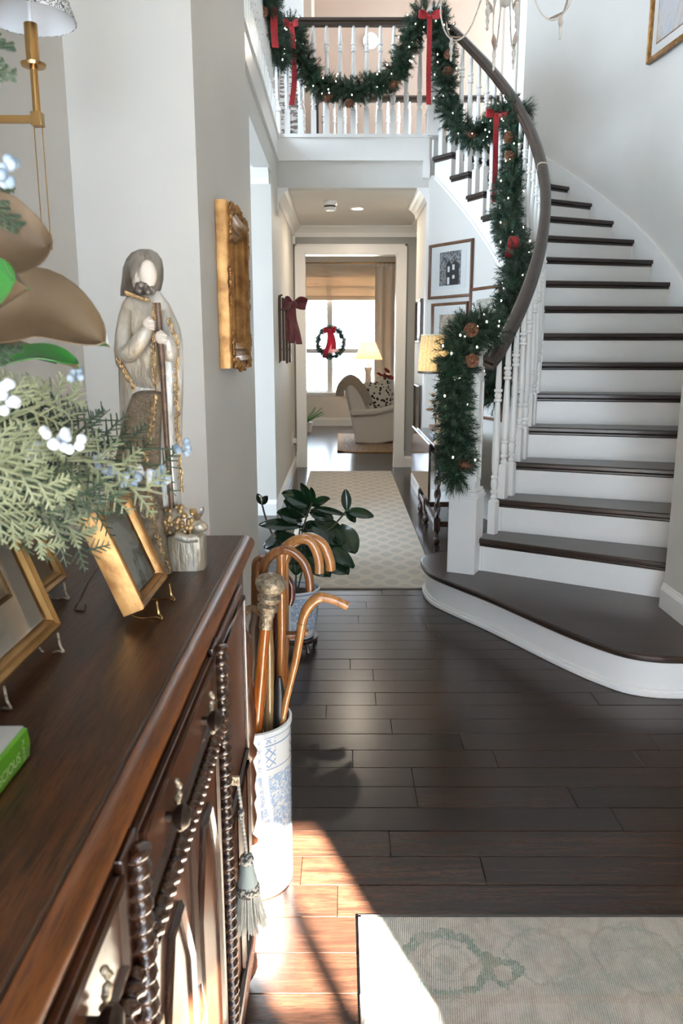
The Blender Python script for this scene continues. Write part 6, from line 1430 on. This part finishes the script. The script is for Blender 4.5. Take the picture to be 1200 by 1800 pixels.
obj('petals', mb, mat('dark_red_petal', (0.22, 0.02, 0.015), 0.6), rf, 60, world=True, kind='stuff'); obj('stem', MB().tube([aty(680, 668, 13.0), (aty(680, 690, 13.0).x, 13.0, 0.5), (0.75, 13.1, 0.73)], 0.008, 6), WIREG, rf, world=True)
# jute rug, fern, white console edge with toy
jr = obj('sitting_room_rug', MB().box(-0.06, 2.2, 10.62, 13.0, 0, 0.012), spot_mat('jute_weave', 34, (0.14, 0.08, 0.05), (0.42, 0.30, 0.20), 0.42), bevel=0.004); tag(jr, 'brown woven jute rug under the armchair', 'rug')
obj('border', MB().box(-0.06, 2.2, 10.62, 10.74, 0.0, 0.0135).box(-0.06, 0.02, 10.62, 13.0, 0, 0.0135), mat('jute_border', (0.42, 0.24, 0.10), 0.9), jr)
fr_ = thing('fern', 'bright green fern on the sitting room floor by the doorway', 'plant', (-0.62, 13.4, 0))
obj('pot', MB().lathe([(0.09, 0), (0.12, 0.16), (0.12, 0.17), (0.10, 0.16), (1e-4, 0.15)], 20), CREAM, fr_, 40)
mb = MB()
for i in range(26): a = rg.uniform(0, 2 * PI); frond(mb, Vector((-0.62, 13.4, 0.16)), Vector((-0.62 + 0.34 * math.cos(a), 13.4 + 0.3 * math.sin(a), 0.36 + rg.uniform(-0.2, 0.1))), 0.07, (0, 0, 1), 16, 0.006, 1, i)
obj('fronds', mb, mat('fern_green', (0.05, 0.20, 0.025), 0.6), fr_, world=True, kind='stuff')
ct = thing('white_table', 'white table edge beside the sitting room window', 'table', (-1.0, 12.6, 0))
obj('top', MB().box(-0.5, 0.38, -0.35, 0.35, 0.72, 0.75), WHITE, ct, bevel=0.004)
for x in (-0.45, 0.33):
    for yy in (-0.3, 0.3): obj('leg', MB().box(x - 0.025, x + 0.025, yy - 0.025, yy + 0.025, 0, 0.72), WHITE, ct)
ty = aty(529, 664, 12.5)
tp = thing('plate_ornament', 'small black and white round ornament on the white table', 'ornament', (ty.x, 12.5, 0.75))
obj('disc', MB().lathe([(0.085, -0.01), (0.09, 0), (0.085, 0.01)], 20, Matrix.Translation((0, 0, ty.z - 0.75)) @ Matrix.Rotation(PI / 2, 4, 'X')), WHITE, tp, 40); obj('figure', MB().ball((0, -0.015, ty.z - 0.76), 0.05, 10, 8, (0.6, 0.5, 1.2)), BLACK, tp, 60); obj('foot', MB().box(-0.04, 0.04, -0.03, 0.03, 0, max(ty.z - 0.83, 0.02)), BLACK, tp)
# upstairs chair and light
uc = thing('upstairs_chair', 'striped upholstered chair behind the landing balusters', 'chair', (-0.75, 8.3, 3.2))
STR = mat('striped_fabric', (0.55, 0.50, 0.45), 0.9, col2=(0.16, 0.12, 0.10), ns=9, stretch=(1, 1, 6), contrast=(0.48, 0.52))
obj('seat', MB().box(-0.30, 0.30, -0.3, 0.3, 0.12, 0.44), STR, uc, bevel=0.04); obj('backrest', MB().box(-0.32, 0.30, 0.18, 0.34, 0.4, 0.92), STR, uc, bevel=0.06)
for s in (-1, 1): obj('arm', MB().box(s * 0.32 - 0.06, s * 0.32 + 0.06, -0.3, 0.3, 0.12, 0.62), STR, uc, bevel=0.03)
for x in (-0.28, 0.28):
    for yy in (-0.26, 0.28): obj('leg', MB().box(x - 0.025, x + 0.025, yy - 0.025, yy + 0.025, 0, 0.12), DARKW, uc)
ul = aty(651, 72, 10.495)
wl2 = thing('round_light', 'small round light glowing on the peach wall upstairs', 'light', tuple(ul), 0, rot=(-PI / 2, 0, 0))
obj('trim_ring', MB().lathe([(0.095, 0), (0.093, -0.012), (0.075, -0.010), (0.075, 0.0)], 28), WHITE, wl2, 40)
obj('lens', MB().lathe([(0.075, -0.008), (1e-4, -0.008)], 28), MATS['lit_lens'], wl2)
l = bpy.data.lights.new('round_light_beam', 'AREA'); l.shape = 'DISK'; l.size = 0.15; l.energy = 4; l.color = (1, 0.84, 0.66)
o = bpy.data.objects.new('round_light_beam', l); COL.objects.link(o); o.location = ul + Vector((0, -0.02, 0)); o.rotation_euler = (PI / 2, 0, PI)
# bare winter trees outside the sitting room window
BARK = mat('tree_bark', (0.34, 0.31, 0.28), 0.9)
struct('ground_outside', MB().box(-30, 30, 14.75, 60, -0.6, -0.5), mat('winter_lawn', (0.42, 0.40, 0.33), 0.95, col2=(0.34, 0.33, 0.26), ns=2))
rt_ = random.Random(5)
for i in range(6):
    x = -4.2 + 1.9 * i + rt_.uniform(-0.3, 0.3); yy = 30 + 5 * (i % 2) + rt_.uniform(-1, 1); h = rt_.uniform(6, 9)
    t = thing('bare_tree', 'bare winter tree beyond the sitting room window', 'tree', (x, yy, -0.5), 0, 'bare trees outside the window')
    obj('trunk', MB().tube([(0, 0, 0), (0.1, 0, h * 0.4), (0.0, 0.1, h)], [0.09, 0.06, 0.02], 7), BARK, t, 60)
    mb = MB()
    for k in range(40):
        z = rt_.uniform(0.8, h); a = rt_.uniform(0, 2 * PI); L = rt_.uniform(0.3, 0.75); d = Vector((math.cos(a), math.sin(a), rt_.uniform(0.2, 0.9)))
        mb.tube([Vector((0.05, 0, z)), Vector((0.05, 0, z)) + d * L * 0.5, Vector((0.05, 0, z)) + d * L + rvec() * 0.2], [0.03, 0.02, 0.008], 4, caps=False)
    obj('branches', mb, BARK, t, kind='stuff')
